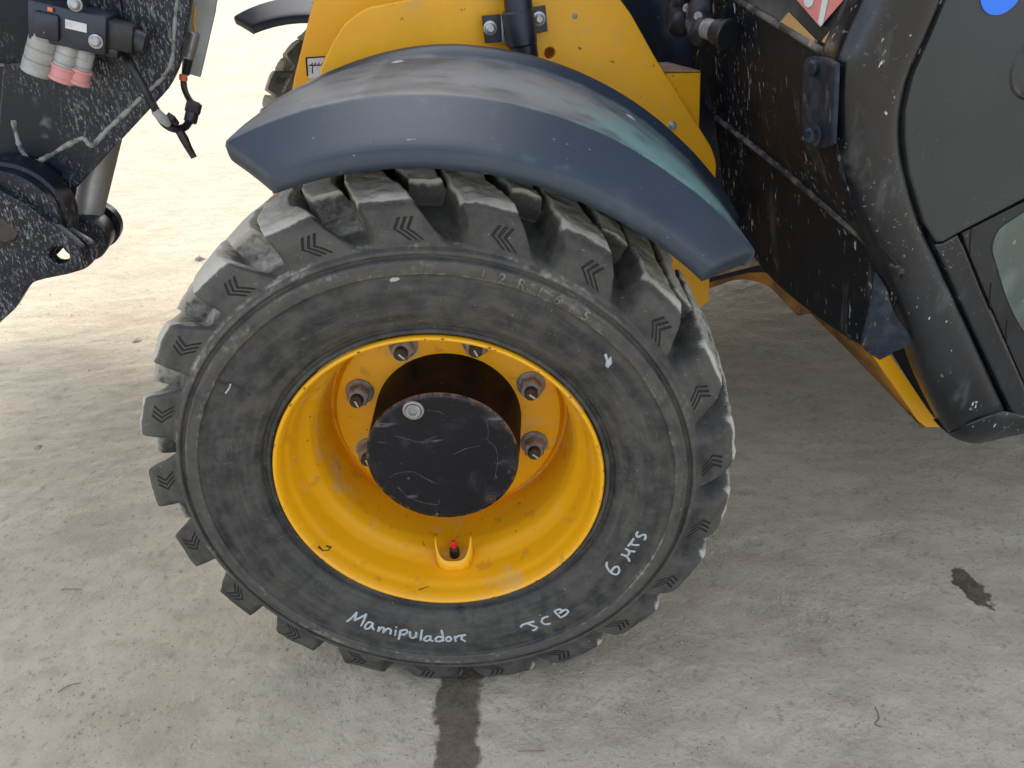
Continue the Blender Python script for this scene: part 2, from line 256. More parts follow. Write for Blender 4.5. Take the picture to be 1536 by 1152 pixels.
# ================================================================== ground
def build_ground():
    n = 460; k = np.linspace(-1, 1, n)
    gx = 1.9*k + 80*np.abs(k)**9*np.sign(k) + .1; gy = 1.9*k + 80*np.abs(k)**9*np.sign(k) + .55
    X, Yg = np.meshgrid(gx, gy, indexing='ij')
    near = np.clip(1.6 - np.hypot(X-.1, Yg-.4)/3, 0, 1)
    z = (fbm(X*2.2, Yg*2.2, 3, 3)-.5)*.016 + (fbm(X*9, Yg*14, 4, 5)-.5)*.010*near
    patch = np.clip((fbm(X*4, Yg*4, 3, 9)-.47)*6, 0, 1)
    z += (fbm(X*55, Yg*55, 3, 11)-.5)*.006*near*(.35+patch)
    z -= np.clip(.035-np.hypot((X-.02)/4, (Yg-.14)/5), 0, .03)*.1
    z -= z[(np.abs(X) < .12) & (Yg > 0) & (Yg < .28)].mean()
    V = np.stack([X, Yg, z], -1).reshape(-1, 3)
    i = np.arange(n*n).reshape(n, n); F = np.stack([i[:-1, :-1], i[1:, :-1], i[1:, 1:], i[:-1, 1:]], -1).reshape(-1, 4)
    me = bpy.data.meshes.new('ground'); me.vertices.add(len(V)); me.vertices.foreach_set('co', V.ravel())
    me.loops.add(F.size); me.loops.foreach_set('vertex_index', F.ravel().astype(np.int32)); me.polygons.add(len(F))
    me.polygons.foreach_set('loop_start', np.arange(0, F.size, 4, dtype=np.int32)); me.polygons.foreach_set('loop_total', np.full(len(F), 4, dtype=np.int32))
    me.update(calc_edges=True); me.polygons.foreach_set('use_smooth', [True]*len(F))
    # stains: a wet streak in front of the tyre and an oil spot
    x = X.ravel(); y = Yg.ravel()
    m = bpy.data.materials.new('dusty_concrete_ground'); m.use_nodes = True; t = m.node_tree; nd = t.nodes; L = t.links.new; b = nd['Principled BSDF']
    tc = nd.new('ShaderNodeTexCoord')
    def noise(s, det=4, st=(1, 1, 1), rough=.62, loc=(0, 0, 0)):
        q = nd.new('ShaderNodeMapping'); q.inputs['Scale'].default_value = [s*a for a in st]; q.inputs['Location'].default_value = loc; L(tc.outputs['Object'], q.inputs[0])
        k_ = nd.new('ShaderNodeTexNoise'); k_.inputs['Scale'].default_value = 1; k_.inputs['Detail'].default_value = det; k_.inputs['Roughness'].default_value = rough; L(q.outputs[0], k_.inputs['Vector']); return k_.outputs['Fac']
    def mr(s, lo, hi, a=0., c=1.):
        r = nd.new('ShaderNodeMapRange'); r.interpolation_type = 'SMOOTHSTEP'; r.inputs[1].default_value = lo; r.inputs[2].default_value = hi; r.inputs[3].default_value = a; r.inputs[4].default_value = c; L(s, r.inputs[0]); return r.outputs[0]
    def mth(op, a, c=None):
        q = nd.new('ShaderNodeMath'); q.operation = op
        for k_, v in ((0, a), (1, c)):
            if v is None: continue
            if isinstance(v, (int, float)): q.inputs[k_].default_value = v
            else: L(v, q.inputs[k_])
        return q.outputs[0]
    def mix(f, a, c):
        q = nd.new('ShaderNodeMix'); q.data_type = 'RGBA'; L(f, q.inputs['Factor'])
        for nm, v in (('A', a), ('B', c)):
            if isinstance(v, tuple): q.inputs[nm].default_value = (*v, 1)
            else: L(v, q.inputs[nm])
        return q.outputs['Result']
    c = mix(mr(noise(1.6, 6), .35, .65), (.405, .347, .250), (.465, .402, .295))
    c = mix(mr(noise(9, 6, (1, 2.4, 1)), .42, .7, 0, .45), c, (.285, .24, .165))
    c = mix(mr(noise(3.1, 5, loc=(1, 7, 0)), .52, .70, 0, .38), c, (.30, .245, .165))
    c = mix(mr(noise(2.3, 5, loc=(4, 2, 0)), .55, .75, 0, .5), c, (.41, .365, .285))
    c = mix(mr(noise(60, 5), .55, .72, 0, .55), c, (.21, .185, .14))
    c = mix(mr(noise(230, 3), .65, .70, 0, .7), c, (.58, .54, .46))
    c = mix(mr(noise(170, 3, loc=(3, 0, 0)), .655, .70, 0, .8), c, (.09, .085, .075))
    sx = nd.new('ShaderNodeSeparateXYZ'); L(tc.outputs['Object'], sx.inputs[0])
    wob = mth('MULTIPLY', mth('SUBTRACT', noise(22, 6), .5), .05); big = mth('MULTIPLY', mth('SUBTRACT', noise(7, 3), .5), .05)
    d = mth('ABSOLUTE', mth('ADD', mth('ADD', mth('ADD', sx.outputs[0], -.002), wob), big))
    streak = mth('MULTIPLY', mr(d, .031, .040, 1, 0), mr(mth('ADD', sx.outputs[1], wob), .0, .06, 1, 0))
    def gp_(x_, y_): d_ = ray(x_, y_); return CAM + d_*((0-CAM.z)/d_.z)
    E0, E1 = gp_(1430, 856), gp_(1480, 914); P0 = (E0+E1)/2; dd = (E1-E0); ca, sa = dd.x/dd.length, dd.y/dd.length
    ax_ = mth('ADD', mth('MULTIPLY', mth('SUBTRACT', sx.outputs[0], P0.x), ca), mth('MULTIPLY', mth('SUBTRACT', sx.outputs[1], P0.y), sa))
    ay_ = mth('ADD', mth('MULTIPLY', mth('SUBTRACT', sx.outputs[0], P0.x), -sa), mth('MULTIPLY', mth('SUBTRACT', sx.outputs[1], P0.y), ca))
    e = mth('SQRT', mth('ADD', mth('POWER', mth('DIVIDE', ax_, dd.length*.55), 2), mth('POWER', mth('DIVIDE', ay_, .021), 2)))
    e = mth('ADD', e, mth('MULTIPLY', mth('SUBTRACT', noise(45, 6), .5), 1.6))
    spot = mr(e, .93, 1.07, 1, 0)
    wet = mth('MAXIMUM', mth('MULTIPLY', streak, .9), spot)
    dark = mix(mr(noise(60, 6), .35, .7), (.085, .066, .040), (.13, .105, .070))
    c = mix(wet, c, dark); L(c, b.inputs['Base Color'])
    L(mr(wet, 0, 1, .92, .62), b.inputs['Roughness']); b.inputs['Specular IOR Level'].default_value = .3
    b1 = nd.new('ShaderNodeBump'); b1.inputs['Strength'].default_value = .5; b1.inputs['Distance'].default_value = .004; L(noise(120, 3), b1.inputs['Height'])
    b2 = nd.new('ShaderNodeBump'); b2.inputs['Strength'].default_value = .35; b2.inputs['Distance'].default_value = .01; L(noise(28, 4), b2.inputs['Height']); L(b1.outputs[0], b2.inputs['Normal']); b3 = nd.new('ShaderNodeBump'); b3.inputs['Strength'].default_value = .6; b3.inputs['Distance'].default_value = .004; L(mth('MULTIPLY', noise(75, 5), mr(noise(5, 3), .42, .62)), b3.inputs['Height']); L(b2.outputs[0], b3.inputs['Normal']); L(b3.outputs[0], b.inputs['Normal'])
    o = link('ground', me, m, None); o['kind'] = 'structure'
    return o
ground = build_ground()
def gpt(px, py):
    d = ray(px, py); return CAM + d*((0-CAM.z)/d.z)
# ================================================================== machine root
root = bpy.data.objects.new('telehandler', None); COL.objects.link(root)
tag(root, 'yellow and black telehandler with chalk writing on its muddy front tyre', 'telehandler')
# ================================================================== tyre
SW = [(.2225, .020), (.2255, .008), (.229, .0015), (.233, .0015), (.2355, .006), (.2385, .006), (.2415, -.002), (.250, -.0075), (.265, -.0130), (.285, -.0172), (.300, -.0180), (.3155, -.0180), (.3168, -.0232), (.325, -.0242), (.3325, -.0236), (.3350, -.0165), (.3385, -.0155), (.3402, -.0215), (.3442, -.0212), (.347, -.0130)]
def sw_y(r): return float(np.interp(r, [p[0] for p in SW], [p[1] for p in SW]))
def resample(pts, n, smooth=0):
    p = np.array(pts, float); d = np.r_[0, np.cumsum(np.hypot(*np.diff(p, axis=0).T))]
    s = np.linspace(0, d[-1], n); q = np.stack([np.interp(s, d, p[:, 0]), np.interp(s, d, p[:, 1])], -1)
    for _ in range(smooth): q[1:-1] = .25*q[:-2] + .5*q[1:-1] + .25*q[2:]
    return q, s
YC = .14; NL = 21; TH0 = 90.8
def build_tyre(na, nt_, parts, parent, centre, lowlabel=None):
    sw, _ = resample(SW, 120 if parts else 24, 1)
    Lp, sL = resample([(.347, -.013), (.353, -.0128), (.365, -.0115), (.380, -.0098), (.3905, -.0048), (.3975, .0015), (.4015, .0105), (.4045, .04), (.408, .08), (.410, .14)], nt_, 2)
    Bp, _ = resample([(.347, -.013), (.3515, -.003), (.356, .014), (.363, .034), (.370, .06), (.375, .10), (.376, .14)], nt_, 2)
    sT = sL[-1]
    def mirror(q): m = q[::-1][1:].copy(); m[:, 1] = 2*YC - m[:, 1]; return m
    Lf = np.r_[Lp, mirror(Lp)]; Bf = np.r_[Bp, mirror(Bp)]; sf = np.r_[sL, 2*sT - sL[::-1][1:]]
    SWm = sw[::-1].copy(); SWm[:, 1] = 2*YC - SWm[:, 1]
    th = np.linspace(0, 360, na, endpoint=False)
    T, Sg = np.meshgrid(th, sf, indexing='ij')
    rr = np.broadcast_to(Lf[:, 0], T.shape)
    off_s = [0, .017, .055, .12, .16, sT, .235, .27, .30]; off_v = [-.6, 0, 3.0, 7.5, 9, 9.3, 8.5, 6.5, 4.5]
    hw_s = [0, .017, .055, .12, sT, .28]; hw_v = [6.5, 6.2, 5.3, 4.1, 3.6, 3.25]
    Tm = T*.0066; jit = (fbm(Tm*42, Sg*42, 2, 31)-.5)*.0060
    def side(s, ph):
        o = np.interp(s, off_s, off_v); k = np.round((T - TH0 - ph - o)/(360/NL)); d = T - (TH0 + ph + o + k*360/NL)
        dist = np.minimum((np.interp(s, hw_s, hw_v) - np.abs(d))*math.pi/180*rr, (.285 - s)) + jit*np.clip(s/.04, .25, 1)
        wq = np.interp(s, [0, .03, .07, .12], [.0085, .0078, .0062, .0052]); x = np.clip((dist + wq)/(2*wq), 0, 1); return x*x*(3-2*x), k.astype(int) % NL, d
    m1, k1, d1 = side(Sg, 0); m2, k2, d2 = side(2*sT - Sg, 180/NL)
    m = np.maximum(m1, m2); lid = np.where(m1 >= m2, k1 + 1, k2 + 1 + NL); lid = np.where(m > .03, lid, 0)
    P = Bf[None]*(1-m[..., None]) + Lf[None]*m[..., None]
    wear = (fbm(Tm*45, Sg*45, 3, 41)-.5)*.0065*m
    P[..., 0] += wear*np.clip(Sg/.06, 0, 1)
    full = np.concatenate([np.broadcast_to(sw[:-1], (na, len(sw)-1, 2)), P, np.broadcast_to(SWm[1:], (na, len(SWm)-1, 2))], 1).copy()
    n0 = len(sw)-1; nn = full.shape[1]
    lidf = np.zeros((na, nn), int); lidf[:, n0:n0+P.shape[1]] = lid
    dust_light = np.zeros((na, nn)); r_ = full[..., 0]; y_ = full[..., 1]
    Tn, Rn = np.meshgrid(th, np.arange(nn), indexing='ij')
    ang_ = Tn*.0057
    dust_light[:] = .31 + (fbm(ang_*9, r_*70, 3, 51)-.5)*.55
    ln = np.exp(-((r_-.3166)/.0016)**2)*np.clip((fbm(ang_*60, r_*20, 3, 61)-.38)*4, 0, 1)
    band = ((r_ > .3172) & (r_ < .3335)); ridge = ((r_ >= .3335) & (r_ < .351))
    dust_light += np.where(band, .20, 0) + np.where(ridge, .14, 0) + ln*.20 + np.exp(-((r_-.2505)/.003)**2)*.10
    dust_light += np.exp(-((r_-.3455)/.0035)**2)*np.clip((fbm(ang_*45, r_*60, 3, 63)-.46)*5, 0, 1)*.18
    mf = np.zeros((na, nn)); mf[:, n0:n0+P.shape[1]] = m; sF = np.zeros((na, nn)); sF[:, n0:n0+P.shape[1]] = Sg
    top = np.clip((sF-.050)/.010, 0, 1)*np.clip((mf-.75)/.2, 0, 1)
    edge = np.exp(-((sF-.058)/.006)**2)*np.clip((mf-.6)/.3, 0, 1)
    tread = np.zeros((na, nn)); tread[:, n0:n0+P.shape[1]] = 1
    face = np.clip((Tn-70)/45, 0, 1)*np.clip((190-Tn)/40, 0, 1)     # forward-side mud, with the brighter light there painted in
    dust_light += tread*(-.02 + (.52 + .26*np.clip((Tn-20)/60, 0, 1)*np.clip((200-Tn)/40, 0, 1))*top + .35*edge)  # lug tops paled for dust and for painted skylight
    flo = np.clip((.9-mf)/.3, 0, 1)
    dust_light += tread*face*(.18*(1-top) + .38*flo*np.clip((sF-.03)/.02, 0, 1) + .22*top)
    cu = np.full((na, nn), 9.); cu[:, n0:n0+P.shape[1]] = d1*math.pi/180*.362
    cv = sF - .0205
    a = np.radians(Tn); x = r_*np.cos(a) + centre[0]; z = r_*np.sin(a); y = y_ + centre[1]
    lim = -H - .0005; z = np.where(z < lim, lim - (lim - z)*.08, z) + centre[2]
    V = np.stack([x, y, z], -1)
    def d0(A): return np.roll(A, -1, 0) - np.roll(A, 1, 0)
    dn = np.empty_like(V); dn[:, 1:-1] = V[:, 2:] - V[:, :-2]; dn[:, 0] = V[:, 1]-V[:, 0]; dn[:, -1] = V[:, -1]-V[:, -2]
    nor = np.cross(d0(V), dn); nor /= np.linalg.norm(nor, axis=-1, keepdims=True) + 1e-12
    # outward: away from ring centre line
    cl = np.stack([np.cos(a)*.30 + centre[0], np.full_like(a, YC + centre[1]), np.sin(a)*.30 + centre[2]], -1)
    if ((V-cl)*nor).sum() < 0: nor = -nor; flip = True
    else: flip = False
    idx = np.arange(na*nn).reshape(na, nn); nx = np.roll(idx, -1, 0)
    Q = np.stack([idx[:, :-1], nx[:, :-1], nx[:, 1:], idx[:, 1:]], -1).reshape(-1, 4)
    if flip: Q = Q[:, ::-1]
    Vf = V.reshape(-1, 3); Nf = nor.reshape(-1, 3); lf = lidf.ravel()
    fl = lf[Q]; fid = np.where((fl == fl[:, :1]).all(1), fl[:, 0], 0)
    cuf, cvf = cu.ravel(), cv.ravel()
    ch = np.zeros(len(cuf)); g = cuf + np.abs(cvf)*.95 
    def make(name, sel, par):
        q = Q[sel]; us, inv = np.unique(q, return_inverse=True); q = inv.reshape(-1, 4).astype(np.int32)
        me = bpy.data.meshes.new(name); me.vertices.add(len(us)); me.vertices.foreach_set('co', Vf[us].ravel())
        me.loops.add(q.size); me.loops.foreach_set('vertex_index', q.ravel()); me.polygons.add(len(q))
        me.polygons.foreach_set('loop_start', np.arange(0, q.size, 4, dtype=np.int32)); me.polygons.foreach_set('loop_total', np.full(len(q), 4, dtype=np.int32))
        me.update(calc_edges=True); me.polygons.foreach_set('use_smooth', [True]*len(q))
        for nm, arr in (('dust_light', dust_light.ravel()), ('cu', cuf), ('cv', cvf), ('pa', (Tn*.0057).ravel()), ('pr', r_.ravel())):
            at_ = me.attributes.new(nm, 'FLOAT', 'POINT'); at_.data.foreach_set('value', arr[us].astype(np.float32))
        me.normals_split_custom_set_from_vertices(Nf[us].tolist())
        return link(name, me, RUB, par)
    if not parts: return make('tyre', np.ones(len(Q), bool), parent)
    ty = make('tyre', fid == 0, parent)
    for k in range(1, 2*NL+1):
        if (fid == k).any(): make('tread_lug', fid == k, ty)
    return ty
# chevron grooves: relief and clean rubber computed from the lug's own coordinates
def chevron_nodes(m):
    t = m.node_tree; nd = t.nodes; L = t.links.new; b = nd['Principled BSDF']
    def at_(n): q = nd.new('ShaderNodeAttribute'); q.attribute_name = n; return q.outputs['Fac']
    def mth(op, a, c=None, d=None):
        q = nd.new('ShaderNodeMath'); q.operation = op
        for k_, v in ((0, a), (1, c), (2, d)):
            if v is None: continue
            if isinstance(v, (int, float)): q.inputs[k_].default_value = v
            else: L(v, q.inputs[k_])
        return q.outputs[0]
    av = mth('ABSOLUTE', at_('cv')); g = mth('MULTIPLY_ADD', av, .95, at_('cu'))
    # three lines 7 mm apart
    per = mth('ABSOLUTE', mth('SUBTRACT', mth('FRACT', mth('DIVIDE', mth('ADD', g, .0085), .0072)), .5))
    def mr(s, lo, hi, a, c):
        r = nd.new('ShaderNodeMapRange'); r.inputs[1].default_value = lo; r.inputs[2].default_value = hi; r.inputs[3].default_value = a; r.inputs[4].default_value = c; L(s, r.inputs[0]); return r.outputs[0]
    line = mr(per, .17, .28, 1, 0)
    rngm = mth('MULTIPLY', mr(mth('ABSOLUTE', mth('ADD', g, -.0023)), .0104, .0110, 1, 0), mr(av, .0125, .0135, 1, 0))
    line = mth('MULTIPLY', line, rngm)
    # the clean-rubber layer is the last colour mix, fed by attribute 'chev': rewire it
    for n in nd:
        if n.type == 'ATTRIBUTE' and n.attribute_name == 'chev':
            to = n.outputs['Fac'].links[0].to_socket; t.links.remove(n.outputs['Fac'].links[0]); L(line, to); break
    # streaks of grime that run round the sidewall
    cx = nd.new('ShaderNodeCombineXYZ'); L(mth('MULTIPLY', at_('pa'), 14), cx.inputs[0]); L(mth('MULTIPLY', at_('pr'), 160), cx.inputs[1])
    nz = nd.new('ShaderNodeTexNoise'); nz.inputs['Scale'].default_value = 1; nz.inputs['Detail'].default_value = 4; nz.inputs['Roughness'].default_value = .65; L(cx.outputs[0], nz.inputs['Vector'])
    cx2 = nd.new('ShaderNodeCombineXYZ'); L(mth('MULTIPLY', at_('pa'), 30), cx2.inputs[0]); L(mth('MULTIPLY', at_('pr'), 26), cx2.inputs[1]); cx2.inputs[2].default_value = 7
    nz2 = nd.new('ShaderNodeTexNoise'); nz2.inputs['Scale'].default_value = 1; nz2.inputs['Detail'].default_value = 5; nz2.inputs['Roughness'].default_value = .6; L(cx2.outputs[0], nz2.inputs['Vector'])
    side = mr(at_('pr'), .350, .356, 1, 0); chl = line
    src = b.inputs['Base Color'].links[0].from_socket
    for fac, colr in ((mth('MULTIPLY', mr(nz.outputs['Fac'], .53, .70, 0, .35), side), (.012, .013, .016)), (mth('MULTIPLY', mr(nz2.outputs['Fac'], .52, .70, 0, .6), side), (.013, .017, .024)), (mth('MULTIPLY', mr(nz.outputs['Fac'], .46, .34, 0, .16), side), (.13, .125, .115))):
        mx = nd.new('ShaderNodeMix'); mx.data_type = 'RGBA'; L(fac, mx.inputs['Factor']); L(src, mx.inputs['A']); mx.inputs['B'].default_value = (*colr, 1); src = mx.outputs['Result']
    L(src, b.inputs['Base Color'])
    bp = nd.new('ShaderNodeBump'); bp.inputs['Strength'].default_value = 1; bp.inputs['Distance'].default_value = .003; bp.invert = True
    L(line, bp.inputs['Height']); pv = b.inputs['Normal'].links[0].from_socket; L(pv, bp.inputs['Normal']); L(bp.outputs[0], b.inputs['Normal'])
chevron_nodes(RUB)
tyre = build_tyre(1386, 118, True, root, (0, 0, H))
C0 = Vector((0, 0, H))
# handwriting in white marker
def onwall(px, py, lift=0.):
    p = at(px, py, -.018)
    for _ in range(4):
        r = math.hypot(p.x, p.z-H); p = at(px, py, sw_y(r))
    return Vector((p.x, p.y + lift, p.z))
def write(name, strokes, wd=.0026, sm=True, zo=(0, 0, 1)):
    b = MB()
    for st in strokes:
        pts = [(zo[0]+x/zo[2], zo[1]+y/zo[2]) for x, y in st]
        q = spline([Vector((x, y, 0)) for x, y in pts], 5) if sm and len(pts) > 2 else [Vector((x, y, 0)) for x, y in pts]
        P = [onwall(v.x, v.y, wd*.72) for v in q]; e = (P[0]-P[1]).normalized()*wd*.4; g = (P[-1]-P[-2]).normalized()*wd*.4
        jr = [wd*(.93+.14*random.random()) for _ in P]
        b.tube([P[0]+e] + P + [P[-1]+g], [wd*.75] + jr + [wd*.75], 10)
    o = b.build(name, CHALK, tyre, 60); return o
Zm = (500, 890, 1536/380)
wd1 = [[[(82, 172), (110, 150), (142, 116)], [(142, 116), (128, 165)], [(128, 165), (160, 150), (200, 128)], [(200, 128), (185, 165), (168, 198)]],
 [[(236, 182), (215, 176), (194, 196), (194, 214), (214, 214), (238, 190)], [(240, 182), (236, 205), (246, 222)]],
 [[(278, 205), (272, 232)], [(272, 230), (290, 210), (306, 212), (302, 240)], [(302, 238), (325, 216), (348, 222), (346, 248)]],
 [[(378, 224), (374, 256)], [(380, 206), (383, 208)]],
 [[(408, 226), (402, 255), (396, 280)], [(408, 228), (440, 222), (448, 238), (428, 252), (410, 250)]],
 [[(464, 234), (466, 262), (482, 272), (500, 258), (502, 238)], [(502, 240), (502, 268)]],
 [[(538, 224), (532, 255), (530, 284)]],
 [[(588, 262), (566, 262), (550, 280), (566, 290), (588, 278)], [(590, 260), (590, 284), (604, 290)]],
 [[(656, 226), (664, 260), (668, 290)], [(664, 272), (642, 264), (622, 274), (624, 290), (646, 292), (664, 282)]],
 [[(702, 264), (686, 272), (686, 288), (704, 290), (716, 278), (704, 264)]],
 [[(736, 262), (742, 292)], [(740, 272), (760, 260), (802, 254)], [(782, 262), (778, 278), (800, 292)]]]
for st in wd1: write('chalk_letter', st, zo=Zm)
for st in ([[(1136, 205), (1150, 192), (1180, 182), (1218, 172)], [(1180, 186), (1210, 198), (1236, 206), (1222, 222), (1208, 224)]],
           [[(1302, 142), (1272, 152), (1264, 174), (1284, 188), (1316, 184)]],
           [[(1342, 112), (1362, 132), (1378, 148)], [(1342, 110), (1370, 98), (1388, 106), (1372, 122)], [(1376, 120), (1408, 100), (1424, 112), (1404, 134), (1378, 148)]]):
    write('chalk_letter', st, zo=Zm)
Zs = (890, 780, 11.52)
for st in ([[(240, 735), (230, 790), (270, 870), (340, 930), (410, 940), (450, 880), (430, 815), (390, 810), (340, 850), (320, 885)]],
           [[(625, 715), (600, 660), (555, 620), (490, 600)], [(580, 625), (620, 580), (610, 530), (560, 500)], [(610, 535), (720, 548)]],
           [[(700, 325), (650, 400), (605, 450)], [(650, 405), (690, 430), (790, 435)]],
           [[(770, 205), (745, 260), (775, 295), (830, 270), (885, 255), (905, 290), (885, 345)]]):
    write('chalk_letter', st, zo=Zs)
# moulded size lettering on the sidewall band
def moulded(txt, a0, rb, hgt, parent):
    cu = bpy.data.curves.new('t', 'FONT'); cu.body = txt; cu.size = hgt/.70; cu.extrude = .0011; cu.bevel_depth = .0004; cu.space_character = 2.5; cu.resolution_u = 3
    ob = bpy.data.objects.new('t', cu); COL.objects.link(ob); bpy.context.view_layer.update()
    me = bpy.data.meshes.new_from_object(ob.evaluated_get(bpy.context.evaluated_depsgraph_get())); bpy.data.objects.remove(ob)
    for v in me.vertices:
        r = rb + v.co.y; a = math.radians(a0) - v.co.x/.3255
        v.co = Vector((r*math.cos(a), sw_y(r) - v.co.z - .0003, H + r*math.sin(a)))
    me.materials.clear(); at_ = me.attributes.new('dust_light', 'FLOAT', 'POINT'); at_.data.foreach_set('value', [.66]*len(me.vertices))
    for nm in ('cu', 'cv', 'pa', 'pr'): q = me.attributes.new(nm, 'FLOAT', 'POINT'); q.data.foreach_set('value', [9.]*len(me.vertices))
    return link('moulded_lettering', me, RUB, parent)
moulded('12R16.5', 76.5, .3195, .0125, tyre)
# pale scuffs on the sidewall: chipped mud
def mudchip(pts, th=.0012):
    P = [onwall(x, y, -.0002) for x, y in pts]; c = sum(P, Vector())/len(P); n = len(P)
    vs = P + [p*.55 + c*.45 - Vector((0, th, 0)) for p in P]
    fs = [(i, (i+1) % n, n+(i+1) % n, n+i) for i in range(n)] + [tuple(n+i for i in range(n))]
    mesh('mud_chip', vs, fs, CHALK, tyre)
mudchip([(584, 420), (588, 416), (598, 416), (600, 419), (594, 422), (586, 423)])
mudchip([(906, 532), (910, 530), (912, 538), (917, 534), (918, 545), (912, 552), (908, 549), (909, 541)])
def wallmark(nm, pts, r, m_, lift=0., sm=True):
    q = spline([Vector((x, y, 0)) for x, y in pts], 4) if sm and len(pts) > 2 else [Vector((x, y, 0)) for x, y in pts]
    P = [onwall(v.x, v.y, lift) for v in q]; MB().tube(P, [r*(.75+.5*random.random()) for _ in P], 7).build(nm, m_, tyre, 70)
wallmark('rubber_cut', [(330, 572), (338, 576), (346, 574), (360, 582), (374, 593)], .0016, BLK, .0002)
wallmark('rubber_cut', [(338, 590), (344, 582), (346, 575)], .0011, CHALK, .0002)
for q in ([(322, 660), (330, 655), (346, 655), (354, 662)], [(354, 662), (356, 678), (350, 692), (336, 696)], [(336, 696), (325, 690), (320, 676), (322, 660)], [(330, 684), (334, 668), (340, 680), (346, 668), (348, 686)]): wallmark('moulded_emblem', q, .0011, RUB_PLAIN, .0004)
for i in range(46):      # short mould ticks above the bead
    a = math.radians(4 + i*360/46 + random.uniform(-1, 1)); r1, r2 = .2435, .2435 + random.uniform(.006, .011)
    P = [Vector((r*math.cos(a), sw_y(r)+.0003, H + r*math.sin(a))) for r in (r1, (r1+r2)/2, r2)]; MB().tube(P, .0007, 6).build('mould_tick', RUB_PLAIN, tyre)
# ================================================================== rim, disc, hub
def lathe_y(name, prof, mat_, parent, seg=160, smooth=40, caps=False):      # prof: (y, r)
    b = MB(); b.lathe([(y, r) for y, r in prof], C0, (0, 1, 0), seg, x=(1, 0, 0), caps=caps); return b.build(name, mat_, parent, smooth)
def rpts(pts, n, sm): q, _ = resample(pts, n, sm); return [tuple(p) for p in q]
rim = lathe_y('rim', rpts([(.017, .2215), (.004, .2262), (-.0015, .2254), (-.0035, .2235), (-.002, .2205), (.008, .2165), (.020, .2145), (.030, .2105), (.042, .2085), (.060, .2055), (.072, .2000), (.084, .1930), (.100, .1880), (.130, .1855), (.160, .184), (.19, .184)], 90, 2), YELRIM, root, 200, 60)
DY = .166
disc = lathe_y('wheel_disc', [(DY+.014, .1835), (DY+.012, .179), (DY+.006, .1755), (DY+.0015, .172), (DY, .166), (DY, .10)], YELRIM, rim, 160, 30)
def on_disc(px, py, y): return at(px, py, y)
for i in range(8):
    a = math.radians(22.5 + 45*i + 1.0); c = Vector((.1405*math.cos(a), DY, H + .1405*math.sin(a))); d = Vector((0, -1, 0))
    b = MB(); ra = a*3.1; b.lathe([(0, .0215), (.003, .0215), (.0055, .0185), (.006, .0185)], c, d, 32)
    b.hexnut(c + d*.004, d, .0172, .0190, x=(math.cos(ra), 0, math.sin(ra))); n_ = b.build('lug_nut', NUT, rim, 30)
    b = MB(); b.cyl(c + d*.018, c + d*.034, .0098, 20, .0015); s_ = b.build('stud', STUD, rim, 35)
    b = MB(); t_ = random.uniform(.2, .9); b.box(c + d*.0342 + Vector((math.sin(t_)*.002, 0, -.002)), [Vector((math.sin(t_), 0, -math.cos(t_))), Vector((math.cos(t_), 0, math.sin(t_))), d], (.011, .0026, .0012)); b.build('stud_mark', CUT, rim)
# hub
RH = .1092
hub = MB().lathe([(.18, .1125), (.150, .112), (.085, RH+.001), (.060, RH)], C0, (0, 1, 0), 120, x=(1, 0, 0), caps=False).build('hub', HUBSIDE, root, 50)
def hub_face():
    vs = []; fs = []; ed = []; nr = 26; ns = 120
    for j in range(nr+1):
        q = j/nr
        for i in range(ns):
            a = 2*math.pi*i/ns; r = RH*q
            if j >= nr-1: r = RH*(.985 if j == nr-1 else 1) 
            x, z = r*math.cos(a), r*math.sin(a)
            e = x*math.cos(math.radians(-48)) + z*math.sin(math.radians(-48))      # worn flat at lower right
            if e > .1045: k_ = .1045/e; x *= k_; z *= k_
            vs.append((x, .0572 + (.0028 if j == nr else 0), H + z)); ed.append(q)
    for j in range(nr):
        for i in range(ns): fs.append((j*ns+i, j*ns+(i+1) % ns, (j+1)*ns+(i+1) % ns, (j+1)*ns+i))
    o = mesh('hub_cover', vs, fs, HUBM, hub, 60); q = o.data.attributes.new('edge', 'FLOAT', 'POINT'); q.data.foreach_set('value', [max(0, (e-.8)/.2)*.75 for e in ed])
hub_face()
c = at(620, 615, .056); d = Vector((0, -1, 0))
MB().lathe([(0, .0150), (.002, .0145), (.003, .0118), (.001, .0110)], c, d, 36, caps=False).build('plug_recess', NUT, hub)
MB().lathe([(0, .0108), (.0045, .0108), (.0055, .0098), (.0055, .0062), (.001, .0055), (.001, .0001)], c, d, 36, caps=False).build('drain_plug', STEEL, hub)
c2 = at(736, 748, .057)
b = MB(); b.lathe([(0, .0085), (.0012, .008), (.0014, .005)], c2, d, 24); b.hexnut(c2+d*.001, d, .0045, .002); b.build('cover_bolt', STUD, hub)
def scratch(nm, pts, r, m_, par, f_):
    q = spline([Vector((x, y, 0)) for x, y in pts], 5) if len(pts) > 2 else [Vector((x, y, 0)) for x, y in pts]
    P = [f_(v.x, v.y) for v in q]; MB().tube(P, [r*(.4+.8*random.random()) for _ in P], 6).build(nm, m_, par, 70)
SCR = mat('grey_scratch', (.075, .08, .088), .7); PALE = mat('pale_scuff', (.45, .42, .34), .85)
hz_ = lambda a_, b_: at(500 + a_/3.839, 500 + b_/3.839, .0571)
for pts in ([(330, 830), (370, 805), (460, 798), (520, 830), (590, 865)], [(880, 490), (892, 560), (888, 615)], [(890, 620), (935, 660), (945, 740), (930, 830)], [(370, 880), (430, 940), (520, 975), (600, 985), (610, 960)], [(540, 445), (600, 448), (640, 465)], [(350, 590), (430, 610), (500, 625), (600, 590)], [(690, 700), (760, 665), (840, 650)]):
    scratch('scratch', pts, .00045, SCR, hub, hz_)
